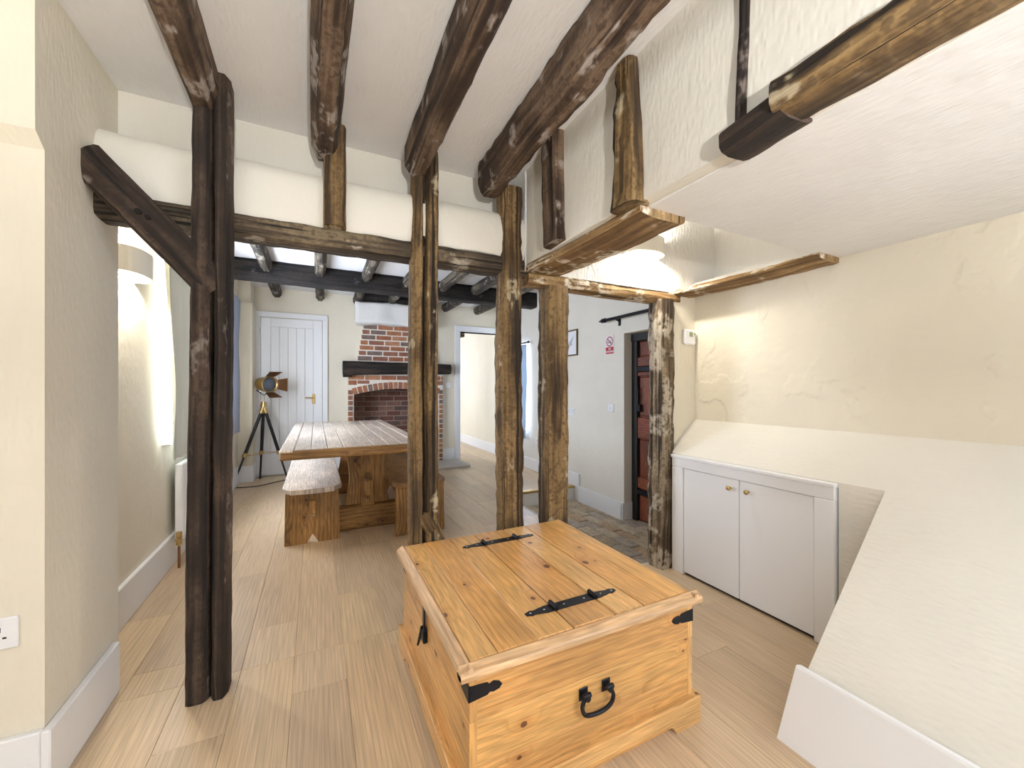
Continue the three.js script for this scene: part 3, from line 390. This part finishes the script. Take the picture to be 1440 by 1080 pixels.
// ---------------------------------------------------------------- pine chest
{
  const X0 = 0.33, X1 = 1.2, Z0 = -1.83, Z1 = -0.95, T = 0.44;
  const c = thing('blanket_chest', 'large knotty pine chest with black iron strap hinges', 'chest', [0, 0, 0]);
  const lidY = [T - 0.026, T], bd = [[X0 + 0.03, 0.44], [0.44, 0.565], [0.565, 0.688], [0.690, 0.847], [0.849, 0.965], [0.965, 1.08], [1.08, X1 - 0.03]];
  bd.forEach(([a, b], i) => part('lid_board', cham(a + 0.0011, b - 0.0011, lidY[0], lidY[1], Z0 + 0.012, Z1 - 0.03, i === 2 || i === 3 || i === 4 ? 0.003 : 0.001, 2, [i * 0.37, i * 0.53]), M.pines[i % 4], c));
  const mould = [[0, 0], [0.034, 0], [0.034, 0.026], [0.026, 0.030], [0.012, 0.022], [0.004, 0.018], [0, 0.012]];
  const mf = (len) => { const g = new THREE.ExtrudeGeometry(new THREE.Shape(mould.map((p) => new THREE.Vector2(p[0], p[1]))), { depth: len, bevelEnabled: false }); return g; };
  { const g = mf(Z1 - Z0); g.translate(X0 - 0.004, T - 0.030, Z0); part('lid_moulding', uvm(g, 2, [0.2, 0]), M.pinePale, c); }
  { const g = mf(Z1 - Z0); g.scale(-1, 1, 1); const ii = g.toNonIndexed(); const p = ii.attributes.position; for (let i = 0; i < p.count; i += 3) { const a = [p.getX(i), p.getY(i), p.getZ(i)]; p.setXYZ(i, p.getX(i + 1), p.getY(i + 1), p.getZ(i + 1)); p.setXYZ(i + 1, ...a); } ii.computeVertexNormals(); ii.translate(X1 + 0.004, T - 0.030, Z0); part('lid_moulding', uvm(ii, 2, [0.5, 0]), M.pinePale, c); }
  { const g = mf(X1 - X0 + 0.008); g.rotateY(Math.PI / 2); g.scale(1, 1, 1); g.translate(X0 - 0.004, T - 0.030, Z1 + 0.004); part('lid_moulding', uvm(g, 0, [0.1, 0.4]), M.pinePale, c); }
  // body: boards on each side
  const bx0 = X0 + 0.024, bx1 = X1 - 0.024, bz0 = Z0 + 0.02, bz1 = Z1 - 0.018, by = [0.0, 0.16, 0.285, T - 0.028];
  for (let i = 0; i < 3; i++) {
    part('side_board', cham(bx0 + 0.02, bx1 - 0.001, by[i] + 0.0003, by[i + 1] - 0.0003, bz1 - 0.022, bz1, 0.001, 0, [i * 0.31 + 0.1, i * 0.47]), M.pines[i + 1], c);
    part('front_board', cham(bx0, bx0 + 0.022, by[i] + 0.0003, by[i + 1] - 0.0003, bz0, bz1 + 0.001, 0.001, 2, [i * 0.29 + 0.6, i * 0.41]), M.pines[i + 1], c);
    part('back_board', cham(bx1 - 0.022, bx1, by[i] + 0.0003, by[i + 1] - 0.0003, bz0, bz1 + 0.001, 0.001, 2, [i * 0.21, i * 0.3]), M.pine, c);
    part('side_board', cham(bx0 + 0.02, bx1 - 0.02, by[i] + 0.0003, by[i + 1] - 0.0003, bz0, bz0 + 0.022, 0.001, 0, [i * 0.33, 0.2]), M.pine, c);
  }
  // plinth with bracket feet
  const pl = (len) => { const s = new THREE.Shape(); s.moveTo(0, 0); s.lineTo(0.11, 0); s.quadraticCurveTo(0.125, 0.035, 0.17, 0.035); s.lineTo(len - 0.17, 0.035); s.quadraticCurveTo(len - 0.125, 0.035, len - 0.11, 0); s.lineTo(len, 0); s.lineTo(len, 0.085); s.lineTo(0, 0.085); return new THREE.ExtrudeGeometry(s, { depth: 0.016, bevelEnabled: true, bevelSize: 0.004, bevelThickness: 0.004, bevelSegments: 2 }); };
  const lenX = X1 - X0 - 0.016, lenZ = Z1 - Z0 - 0.016;
  for (const [z, n] of [[bz1 + 0.002, 0], [bz0 - 0.02, 1]]) { const g = pl(lenX); g.translate(X0 + 0.008, 0, z); part('plinth', uvm(g, 0, [0.7, 0.2 + n]), M.pine, c); }
  for (const [x, n] of [[bx0 - 0.02, 0], [bx1 + 0.002, 1]]) { const g = pl(lenZ); g.rotateY(-Math.PI / 2); g.translate(x + 0.018, 0, Z0 + 0.008); part('plinth', uvm(g, 2, [0.3, 0.6 + n]), M.pine, c); }
  // strap hinges on the lid
  for (const z of [-1.685, -1.097]) {
    const s = new THREE.Shape(); const pts = [[0, 0.006], [0.02, 0.014], [0.032, 0.010], [0.04, 0.012], [0.075, 0.019], [0.28, 0.019], [0.315, 0.012], [0.323, 0.010], [0.335, 0.014], [0.355, 0.006]]; s.moveTo(0, 0); pts.forEach(([x, y]) => s.lineTo(x, y)); pts.slice().reverse().forEach(([x, y]) => s.lineTo(x, -y));
    const g = new THREE.ExtrudeGeometry(s, { depth: 0.003, bevelEnabled: false }); g.rotateX(-Math.PI / 2); g.translate(0.588, T, z); const h = part('strap_hinge', uvm(g, 0), M.iron, c);
    for (const x of [0.69, 0.848]) { part('knuckle', rod([x, T + 0.008, z - 0.022], [x, T + 0.008, z + 0.022], 0.008, 12), M.iron, h); part('pin', rod([x, T + 0.008, z - 0.026], [x, T + 0.008, z + 0.026], 0.004, 8), M.iron, h); }
    for (const x of [0.605, 0.655, 0.73, 0.81, 0.88, 0.927]) { const n = new THREE.SphereGeometry(0.004, 8, 6); n.scale(1, 0.5, 1); n.translate(x, T + 0.003, z); part('nail', n, M.chrome, h); }
  }
  // corner brackets
  const leafShape = (l) => { const s = new THREE.Shape(); s.moveTo(0, -0.021); s.lineTo(0, 0.021); s.lineTo(l * 0.55, 0.016); s.lineTo(l * 0.62, 0.010); s.lineTo(l * 0.74, 0.015); s.lineTo(l * 0.92, 0.009); s.lineTo(l, 0); s.lineTo(l * 0.92, -0.009); s.lineTo(l * 0.74, -0.013); s.lineTo(l * 0.62, -0.010); s.lineTo(l * 0.55, -0.016); return new THREE.ExtrudeGeometry(s, { depth: 0.003, bevelEnabled: false }); };
  const by2 = 0.362;
  { const b = leafShape(0.095); b.translate(bx0 - 0.002, by2, bz1); const d = leafShape(0.1); d.rotateY(Math.PI / 2); d.translate(bx0 - 0.003, by2, bz1 + 0.003); part('corner_bracket', merge([uvm(b), uvm(d)]), M.iron, c); }
  { const b = leafShape(0.1); b.rotateZ(Math.PI); b.translate(bx1 + 0.002, by2, bz1); part('corner_bracket', uvm(b), M.iron, c); }
  { const d = leafShape(0.1); d.rotateY(-Math.PI / 2); d.translate(bx0, by2, bz0); part('corner_bracket', uvm(d), M.iron, c); }
  // drop handle on the near side, hasp on the front
  const pts = [[-0.048, 0.245], [-0.058, 0.222], [-0.05, 0.198], [-0.025, 0.188], [0.025, 0.188], [0.05, 0.2], [0.057, 0.222], [0.046, 0.245]].map(([x, y]) => new THREE.Vector3(0.755 + x, y - 0.002, bz1 + 0.018));
  const h = part('drop_handle', new THREE.TubeGeometry(new THREE.CatmullRomCurve3(pts), 40, 0.0062, 8), M.iron, c);
  for (const x of [0.712, 0.796]) part('handle_mount', merge([cham(x - 0.016, x + 0.016, 0.226, 0.262, bz1, bz1 + 0.005, 0.002), rod([x, 0.244, bz1], [x, 0.244, bz1 + 0.028], 0.009), rod([x - 0.013, 0.25, bz1 + 0.02], [x + 0.013, 0.25, bz1 + 0.02], 0.007)]), M.iron, h);
  part('hasp', merge([cham(bx0 - 0.012, bx0 - 0.006, 0.29, 0.405, -1.42, -1.395, 0.002), cham(bx0 - 0.016, bx0, 0.25, 0.30, -1.425, -1.39, 0.003), rod([bx0 - 0.014, 0.30, -1.41], [bx0 - 0.02, 0.215, -1.455], 0.008, 8, 0.004)]), M.iron, c);
}

// ---------------------------------------------------------------- trestle table and benches
{
  const X0 = -0.21, X1 = 0.75, Z0 = -5.28, Z1 = -2.89, T = 0.75;
  const t = thing('trestle_table', 'long oak trestle table with a boarded grey top', 'table', [0, 0, 0]);
  const fr = 0.085, n = 8, bw = (X1 - X0 - 2 * fr) / n;
  for (let i = 0; i < n; i++) part('top_board', cham(X0 + fr + i * bw + 0.0015, X0 + fr + (i + 1) * bw - 0.0015, T - 0.04, T - 0.001, Z0 + 0.02, Z1 - 0.05, 0.003, 2, [i * 0.23, i * 0.71]), M.tableTop, t);
  for (const [a, b] of [[X0, X0 + fr - 0.002], [X1 - fr + 0.002, X1]]) part('side_rail', cham(a, b, T - 0.055, T, Z0, Z1, 0.007, 2, [a, 0.4]), M.tableTop, t);
  for (const [p, q] of [[Z1 - 0.05, Z1], [Z0, Z0 + 0.02]]) part('end_rail', cham(X0 + 0.004, X1 - 0.004, T - 0.06, T - 0.002, p, q + 0.001, 0.008, 0, [0.3, p]), M.tableOak, t);
  for (const z of [-3.5, -4.75]) {
    const s = new THREE.Shape(); s.moveTo(-0.17, 0.2); s.quadraticCurveTo(-0.13, 0.35, -0.135, 0.45); s.quadraticCurveTo(-0.14, 0.58, -0.2, 0.66); s.lineTo(0.2, 0.66); s.quadraticCurveTo(0.14, 0.58, 0.135, 0.45); s.quadraticCurveTo(0.13, 0.35, 0.17, 0.2);
    const g = new THREE.ExtrudeGeometry(s, { depth: 0.05, bevelEnabled: true, bevelSize: 0.004, bevelThickness: 0.004, bevelSegments: 1 }); g.translate(0.385, 0, z - 0.05); part('leg', uvm(g, 1, [z, 0.2]), M.tableOak, t);
    part('leg_post', cham(0.33, 0.44, 0.09, 0.69, z - 0.07, z + 0.02, 0.006, 1, [0.2, z]), M.tableOak, t);
    part('foot', cham(0.1, 0.67, 0, 0.19, z - 0.08, z + 0.03, 0.014, 0, [0.1, z]), M.tableOak, t);
    part('bearer', cham(0.0, 0.66, 0.64, 0.70, z - 0.07, z + 0.02, 0.008, 0, [0.6, z]), M.tableOak, t);
  }
  part('stretcher', cham(0.355, 0.415, 0.29, 0.41, -4.86, -3.36, 0.006, 2), M.tableOak, t);
  part('wedge', cham(0.373, 0.397, 0.25, 0.46, -3.45, -3.425, 0.004, 1), M.plateOak, t);
}
function bench(label, x0, x1, z0, z1, top, mat, legMat) {
  const b = thing('trestle_bench', label, 'bench', [(x0 + x1) / 2, 0, 0]); const w = (x1 - x0) / 2, c = 0.06;
  const s = new THREE.Shape(); s.moveTo(-w + c, z0); s.lineTo(w - c, z0); s.lineTo(w, z0 + c * 1.6); s.lineTo(w, z1 - c * 1.6); s.lineTo(w - c * 0.9, z1 - 0.01); s.quadraticCurveTo(0, z1 + 0.03, -w + c * 0.9, z1 - 0.01); s.lineTo(-w, z1 - c * 1.6); s.lineTo(-w, z0 + c * 1.6); s.lineTo(-w + c, z0);
  const g = new THREE.ExtrudeGeometry(s, { depth: 0.028, bevelEnabled: true, bevelSize: 0.006, bevelThickness: 0.005, bevelSegments: 2 }); g.rotateX(Math.PI / 2); g.scale(1, 1, 1); g.translate(0, top - 0.005, 0); part('seat', uvm(g, 2, [x0, 0.3]), mat, b);
  for (const z of [z1 - 0.05, z0 + 0.1]) {
    const e = new THREE.Shape(); e.moveTo(-w + 0.012, 0); e.lineTo(-0.045, 0); e.lineTo(0, 0.07); e.lineTo(0.045, 0); e.lineTo(w - 0.012, 0); e.lineTo(w - 0.02, top - 0.036); e.lineTo(-w + 0.02, top - 0.036);
    const l = new THREE.ExtrudeGeometry(e, { depth: 0.035, bevelEnabled: true, bevelSize: 0.003, bevelThickness: 0.003, bevelSegments: 1 }); l.translate(0, 0, z - 0.035); const leg = part('end_panel', uvm(l, 1, [x0 + 0.4, z]), legMat, b);
    part('wedge', cham(-0.018, 0.018, 0.2, 0.31, z + 0.004, z + 0.022, 0.004, 1), M.plateOak, leg);
  }
  part('stretcher', cham(-0.025, 0.025, 0.22, 0.32, z0 + 0.06, z1 - 0.02, 0.005, 2), legMat, b);
}
bench('oak bench with a pale worn seat, on the window side of the table', -0.215, 0.175, -4.85, -3.27, 0.415, M.tableTop, M.tableOak);
bench('dark oak bench on the doorway side of the table', 0.545, 0.955, -4.7, -3.12, 0.415, M.tableOak, M.tableOak);

// ---------------------------------------------------------------- tripod lamp
{
  const t = thing('tripod_lamp', 'brass spotlight lamp on a black wooden tripod', 'lamp', [-0.585, 0, -5.86]);
  const top = [0, 0.93, 0], feet = [[-0.29, 0, 0.2], [-0.05, 0, -0.1], [0.26, 0, 0.02]];
  for (const f of feet) { const L = (k) => [top[0] + (f[0] - top[0]) * k, top[1] + (f[1] - top[1]) * k, top[2] + (f[2] - top[2]) * k]; const l = part('leg', merge([rod(L(0.06), L(0.64), 0.019, 10, 0.019), rod(L(0.6), L(1), 0.012, 8, 0.011)]), M.black, t); part('collar', rod(L(0.61), L(0.66), 0.025, 12), M.brass, l); part('hinge_cap', rod(L(0.02), L(0.1), 0.024, 10), M.brass, l); }
  part('spreader', merge([rod([-0.17, 0.33, 0.11], [0.16, 0.34, 0.01], 0.003, 6), rod([-0.03, 0.345, -0.06], [0.16, 0.34, 0.01], 0.003, 6), rod([-0.03, 0.345, -0.06], [-0.17, 0.33, 0.11], 0.003, 6)]), M.brass, t);
  part('head_mount', merge([cyl(0.04, 0.03, 0.06, 16).translate(0, 0.95, 0), rod([0, 0.97, 0], [0.0, 1.08, 0], 0.008)]), M.brass, t);
  const head = new THREE.Group(); const dir = new THREE.Vector3(0.62, -0.05, 0.78).normalize(), c = [0.03, 1.2, 0.02];
  const place = (g) => { g.applyQuaternion(new THREE.Quaternion().setFromUnitVectors(new THREE.Vector3(0, 0, 1), dir)); g.translate(...c); return g; };
  const body = new THREE.LatheGeometry([[0, -0.13], [0.06, -0.125], [0.085, -0.1], [0.088, -0.02], [0.096, 0.0], [0.1, 0.06], [0.105, 0.065], [0.105, 0.075], [0.092, 0.075], [0.09, 0.05], [0, 0.05]].map((p) => new THREE.Vector2(...p)), 32); body.rotateX(Math.PI / 2);
  const hd = part('lamp_head', place(body), M.brass, t);
  const lens = new THREE.SphereGeometry(0.088, 24, 12, 0, Math.PI * 2, 0, Math.PI / 2); lens.rotateX(Math.PI / 2); lens.scale(1, 1, 0.25); lens.translate(0, 0, 0.052); part('lens', place(lens), M.lens, hd);
  part('yoke', merge([rod([0, 1.06, 0], [0.085, 1.13, -0.05], 0.006), rod([0, 1.06, 0], [-0.07, 1.13, 0.07], 0.006)]), M.iron, t);
  for (const [ang, tilt] of [[Math.PI / 2, 0.5], [0, 0.35], [-Math.PI / 2, 0.45]]) { const s = new THREE.Shape(); s.moveTo(-0.06, 0); s.lineTo(0.06, 0); s.lineTo(0.085, 0.13); s.lineTo(-0.085, 0.13); const g = new THREE.ExtrudeGeometry(s, { depth: 0.002, bevelEnabled: false }); g.rotateX(Math.PI / 2 - tilt); g.translate(0, 0.1, 0.075); g.rotateZ(ang - Math.PI / 2); part('barn_door', place(g), M.copper, hd); }
}
{ const c = new THREE.CatmullRomCurve3([[-0.82, 0.008, -5.5], [-0.62, 0.008, -5.48], [-0.45, 0.008, -5.62], [-0.3, 0.008, -5.72], [-0.2, 0.008, -5.86], [-0.25, 0.008, -5.95]].map((p) => new THREE.Vector3(...p))); solo('lamp_cable', 'thin black cable on the floor by the tripod', 'cable', merge([new THREE.TubeGeometry(c, 40, 0.005, 6), cham(-0.28, -0.2, 0, 0.03, -5.98, -5.92, 0.008)]), M.black); }

// ---------------------------------------------------------------- curtains, radiator, lights
function curtain(name, label, plane, dirSign, a0, a1, b0, b1, y0, y1, folds, amp, mat, s) {   // hangs along z at x = plane; [a0,a1] at the top, [b0,b1] at the hem
  const nu = 90, nv = 24, P = [], uv = [], idx = [];
  for (let side = 0; side < 2; side++) for (let j = 0; j <= nv; j++) for (let i = 0; i <= nu; i++) { const u = i / nu, v = j / nv, z = (a0 + (a1 - a0) * u) * v + (b0 + (b1 - b0) * u) * (1 - v), y = y0 + (y1 - y0) * v; const x = plane + dirSign * (amp * (0.55 + 0.45 * v) * Math.sin(u * folds * 6.283 + s + 0.7 * noise3(u * 3, v * 2, s)) + 0.012 * noise3(u * 5, v * 3, s + 4)) + (side ? 0.004 : 0); P.push(x, y, z); uv.push(u * 1.2, v * 1.5); }
  const N = (nu + 1) * (nv + 1); for (let side = 0; side < 2; side++) for (let j = 0; j < nv; j++) for (let i = 0; i < nu; i++) { const k = side * N + j * (nu + 1) + i, f = (a, b, c) => (side ? idx.push(a, b, c) : idx.push(a, c, b)); f(k, k + 1, k + nu + 1); f(k + 1, k + nu + 2, k + nu + 1); }
  const g = new THREE.BufferGeometry(); g.setAttribute('position', new THREE.Float32BufferAttribute(P, 3)); g.setAttribute('uv', new THREE.Float32BufferAttribute(uv, 2)); g.setIndex(idx); g.computeVertexNormals(); return solo(name, label, 'curtain', g, mat);
}
const cloth = (r, g, b, tr) => new THREE.MeshPhysicalMaterial({ color: rgb(r, g, b), roughness: 0.95, transmission: tr, thickness: 0, side: THREE.DoubleSide });
curtain('window_curtain', 'pale grey green curtain beside the wall light', -0.76, 1, -2.83, -3.62, -3.03, -3.62, 0.715, 2.1, 4.2, 0.026, cloth(222, 224, 214, 0.06), 1);
curtain('window_curtain', 'blue grey curtain at the far end of the dining window', -0.76, 1, -4.72, -5.14, -4.74, -5.13, 0.68, 2.1, 4, 0.03, cloth(166, 174, 188, 0.2), 2);
curtain('window_curtain', 'blue grey curtain over the hall window', 2.68, 1, -6.0, -4.98, -6.0, -5.0, 0.43, 1.78, 5, 0.02, cloth(160, 172, 184, 0.35), 3);
{ const r = thing('curtain_rail', 'dark rail of the hall window curtain', 'curtain rail', [2.69, 1.8, -5.45]); part('rail', rod([0, 0, -0.58], [0, 0, 0.5], 0.011), M.black, r); part('finial', new THREE.SphereGeometry(0.02, 12, 8).translate(0, 0, 0.51), M.black, r); part('bracket', rod([0, 0, 0.42], [0.06, 0, 0.42], 0.008), M.black, r); }
{ const r = thing('curtain_rail', 'pale rail across the dining room window', 'curtain rail', [-0.76, 2.11, -4.0]); part('rail', rod([0, 0, -1.2], [0, 0, 1.2], 0.011), M.chrome, r); for (const z of [-1.1, 1.05]) part('bracket', rod([0, 0, z], [-0.09, 0, z], 0.008), M.chrome, r); }
{ const r = thing('curtain_rail', 'black iron curtain pole with a spear finial over the entrance door', 'curtain rail', [2.68, 1.85, -2.9]); part('pole', rod([0, 0, -0.36], [0, 0, 0.85], 0.016, 14), M.iron, r); part('finial', merge([rod([0, 0, -0.36], [0, 0, -0.40], 0.024, 12, 0.02), rod([0, 0, -0.4], [0, 0, -0.47], 0.024, 12, 0.002)]), M.iron, r); for (const z of [-0.22, 0.75]) part('bracket', merge([rod([0, 0, z], [0.07, -0.03, z], 0.008), cham(0.06, 0.07, -0.07, 0.02, z - 0.015, z + 0.015, 0.002)]), M.iron, r); }
{ // panel radiator
  const r = thing('radiator', 'white panel radiator under the dining room window', 'radiator', [-0.785, 0.17, -3.97]);
  const sh = []; for (let i = 0; i < 36; i++) sh.push(cham(0.012, 0.03, 0.02, 0.46, -0.7 + i * 0.039, -0.7 + i * 0.039 + 0.026, 0.006)); part('panel', merge([cham(-0.03, 0.018, 0, 0.49, -0.71, 0.71, 0.006), ...sh]), M.white, r);
  part('valve', merge([rod([0, -0.02, 0.74], [0, 0.06, 0.74], 0.016), rod([0, 0.02, 0.70], [0, 0.02, 0.78], 0.012), rod([0, -0.03, 0.74], [0, 0, 0.74], 0.008)]), M.brass, r);
  part('pipe', rod([0, -0.17, 0.74], [0, -0.01, 0.74], 0.0075), M.copper, r); part('bracket', merge([box(-0.06, -0.03, 0.1, 0.4, -0.5, -0.47), box(-0.06, -0.03, 0.1, 0.4, 0.47, 0.5)]), M.white, r);
}
function sconce(label, at, turn, w, d, h, power) {           // half-round plaster shell, open above and below
  const g = thing('wall_light', label, 'wall light', at); g.rotation.y = turn;      // local +z leaves the wall
  const s = new THREE.Shape(), n = 24, o = (k, q) => [Math.cos(Math.PI * k / n) * (w / 2 - q), Math.sin(Math.PI * k / n) ** 0.7 * (d - q)]; s.moveTo(...o(0, 0)); for (let k = 1; k <= n; k++) s.lineTo(...o(k, 0)); for (let k = n; k >= 0; k--) s.lineTo(...o(k, 0.008));
  const e = new THREE.ExtrudeGeometry(s, { depth: h, bevelEnabled: false, curveSegments: 24 }); e.rotateX(Math.PI / 2); e.translate(0, h / 2, 0); part('shade', uvm(e), M.shade, g);
  part('back_plate', cham(-w * 0.3, w * 0.3, -h * 0.35, h * 0.35, 0.001, 0.008, 0.002), M.shade, g);
  const b = part('bulb', new THREE.SphereGeometry(0.022, 16, 10).translate(0, 0, d * 0.5), M.bulb, g); b.castShadow = false;
  const l = new THREE.PointLight(new THREE.Color().setRGB(1, 0.92, 0.80), power, 0, 2); l.position.set(0, 0, d * 0.5); l.shadow.radius = 1.2; l.castShadow = true; g.add(l);
}
sconce('half-round white plaster wall light beside the pale curtain', [-0.85, 1.757, -2.58], Math.PI / 2, 0.3, 0.11, 0.12, 1.7);
sconce('half-round white wall light glowing inside the stairwell', [1.82, 2.02, -1.872], 0, 0.28, 0.12, 0.1, 1.5);
{ // floor uplighter behind the camera, washing the rafters and the ceiling
  const l = thing('floor_uplighter', 'tall black floor lamp with an upturned metal bowl', 'lamp', [0.1, 0, 1.1]);
  part('base', cyl(0.14, 0.13, 0.025, 28).translate(0, 0.0125, 0), M.black, l); part('pole', rod([0, 0.02, 0], [0, 1.16, 0], 0.012, 12), M.black, l);
  part('bowl', new THREE.LatheGeometry([[0.012, 1.15], [0.05, 1.16], [0.10, 1.19], [0.14, 1.235], [0.145, 1.235], [0.105, 1.183], [0.05, 1.15], [0.012, 1.14]].map((p) => new THREE.Vector2(...p)), 36), M.plastic, l);
  part('bulb', new THREE.SphereGeometry(0.03, 16, 10).translate(0, 1.205, 0), M.bulb, l);
  const p = new THREE.PointLight(new THREE.Color().setRGB(1, 0.97, 0.93), 12, 0, 2); p.position.set(0, 1.205, 0); p.shadow.radius = 1.5; p.castShadow = true; l.add(p);
}

// ---------------------------------------------------------------- small wall fittings
function plate(name, label, cat, at, turn, w, h, kind) {
  const g = thing(name, label, cat, at); g.rotation.y = turn; part('face_plate', cham(-w / 2, w / 2, -h / 2, h / 2, 0, 0.009, 0.003), M.plastic, g);
  const n = w > 0.12 ? 2 : 1;
  for (let i = 0; i < n; i++) { const x = n === 2 ? (i ? 0.037 : -0.037) : 0;
    if (kind === 'socket') { part('pin_hole', cham(x - 0.004, x + 0.004, 0.004, 0.018, 0.0085, 0.0096, 0.0004), M.dark, g); for (const d of [-0.011, 0.011]) part('pin_hole', cham(x + d - 0.004, x + d + 0.004, -0.014, -0.009, 0.0085, 0.0096, 0.0004), M.dark, g); part('rocker', cham(x - 0.006, x + 0.006, 0.024, 0.036, 0.008, 0.013, 0.001), M.plastic, g); }
    else part('rocker', cham(x - 0.007, x + 0.007, -0.012, 0.012, 0.008, 0.013, 0.001), M.plastic, g); }
}
plate('wall_socket', 'double white socket on the front face of the pier', 'socket', [-0.812, 0.478, -1.6], 0, 0.146, 0.086, 'socket');
plate('wall_socket', 'double white socket on the wall below the plaster wall light', 'socket', [-0.85, 0.485, -2.36], Math.PI / 2, 0.146, 0.09, 'socket');
plate('wall_socket', 'white socket low on the pale wall past the picture', 'socket', [2.75, 0.87, -3.97], -Math.PI / 2, 0.146, 0.086, 'socket');
plate('light_switch', 'white light switch below the no smoking sign', 'switch', [2.75, 0.945, -3.25], -Math.PI / 2, 0.086, 0.086, 'switch');
plate('light_switch', 'white light switch between the mantel beam and the doorway', 'switch', [1.875, 1.2, -6.1], 0, 0.086, 0.086, 'switch');
plate('wall_socket', 'white socket beside the hall window curtain', 'socket', [2.75, 0.42, -4.75], -Math.PI / 2, 0.146, 0.086, 'socket');
{
  const t = thing('thermostat', 'white room thermostat with a small green display', 'thermostat', [2.232, 1.49, -1.872]);
  part('case', cham(-0.052, 0.052, -0.05, 0.05, 0, 0.026, 0.008), M.plastic, t); part('display', cham(-0.012, 0.02, 0.002, 0.034, 0.024, 0.0275, 0.001), plain(150, 160, 120, 0.3), t); part('button', cham(0.032, 0.042, 0.016, 0.026, 0.025, 0.029, 0.001), plain(120, 122, 126, 0.5), t);
}
{ // no smoking sign
  const cv = document.createElement('canvas'); cv.width = 256; cv.height = 384; const q = cv.getContext('2d'); q.fillStyle = '#f6e6ea'; q.fillRect(0, 0, 256, 384);
  q.strokeStyle = '#3a3238'; q.lineWidth = 10; q.strokeRect(70, 134, 90, 18); q.beginPath(); q.moveTo(168, 134); q.lineTo(168, 152); q.moveTo(175, 128); q.quadraticCurveTo(160, 105, 182, 92); q.stroke();
  q.strokeStyle = '#7a2130'; q.lineWidth = 20; q.beginPath(); q.arc(128, 128, 92, 0, 7); q.moveTo(64, 64); q.lineTo(192, 192); q.stroke();
  q.fillStyle = '#b3202f'; q.fillRect(10, 240, 236, 134); q.fillStyle = '#fff'; q.font = 'bold 52px sans-serif'; q.textAlign = 'center'; q.fillText('NO', 128, 294); q.fillText('SMOKING', 128, 348);
  const tx = new THREE.CanvasTexture(cv); tx.colorSpace = THREE.SRGBColorSpace; const g = thing('no_smoking_sign', 'red and white no smoking sign on the pale wall', 'sign', [2.748, 1.603, -3.27]); g.rotation.y = -Math.PI / 2;
  part('backing', cham(-0.066, 0.066, -0.1, 0.1, 0, 0.003, 0.0008), M.plastic, g); const pg = new THREE.PlaneGeometry(0.13, 0.197); pg.translate(0, 0, 0.0036); part('print', pg, new THREE.MeshStandardMaterial({ map: tx, roughness: 0.4 }), g);
}
{ // framed drawing
  const cv = document.createElement('canvas'); cv.width = cv.height = 256; const q = cv.getContext('2d'); q.fillStyle = '#eceef4'; q.fillRect(0, 0, 256, 256); q.strokeStyle = '#8a8f9c'; q.lineWidth = 3; for (let i = 0; i < 9; i++) { q.beginPath(); q.moveTo(70 + 12 * i, 200 - 8 * i); q.bezierCurveTo(90 + 8 * i, 150, 120, 90 + 9 * i, 190 - 5 * i, 60 + 10 * i); q.stroke(); }
  const tx = new THREE.CanvasTexture(cv); tx.colorSpace = THREE.SRGBColorSpace; const g = thing('framed_drawing', 'line drawing in a thin brown frame on the pale wall', 'picture', [2.75, 1.69, -3.98]); g.rotation.y = -Math.PI / 2;
  const f = 0.016, w = 0.15, h = 0.155; part('frame', merge([cham(-w, w, h - f, h, 0, 0.02, 0.002), cham(-w, w, -h, -h + f, 0, 0.02, 0.002), cham(-w, -w + f, -h + f, h - f, 0, 0.02, 0.002), cham(w - f, w, -h + f, h - f, 0, 0.02, 0.002)]), plain(108, 84, 56, 0.5), g); const pg = new THREE.PlaneGeometry(2 * w - f, 2 * h - f); pg.translate(0, 0, 0.006); part('drawing', pg, new THREE.MeshStandardMaterial({ map: tx, roughness: 0.6 }), g);
}

renderer.render(scene, camera);
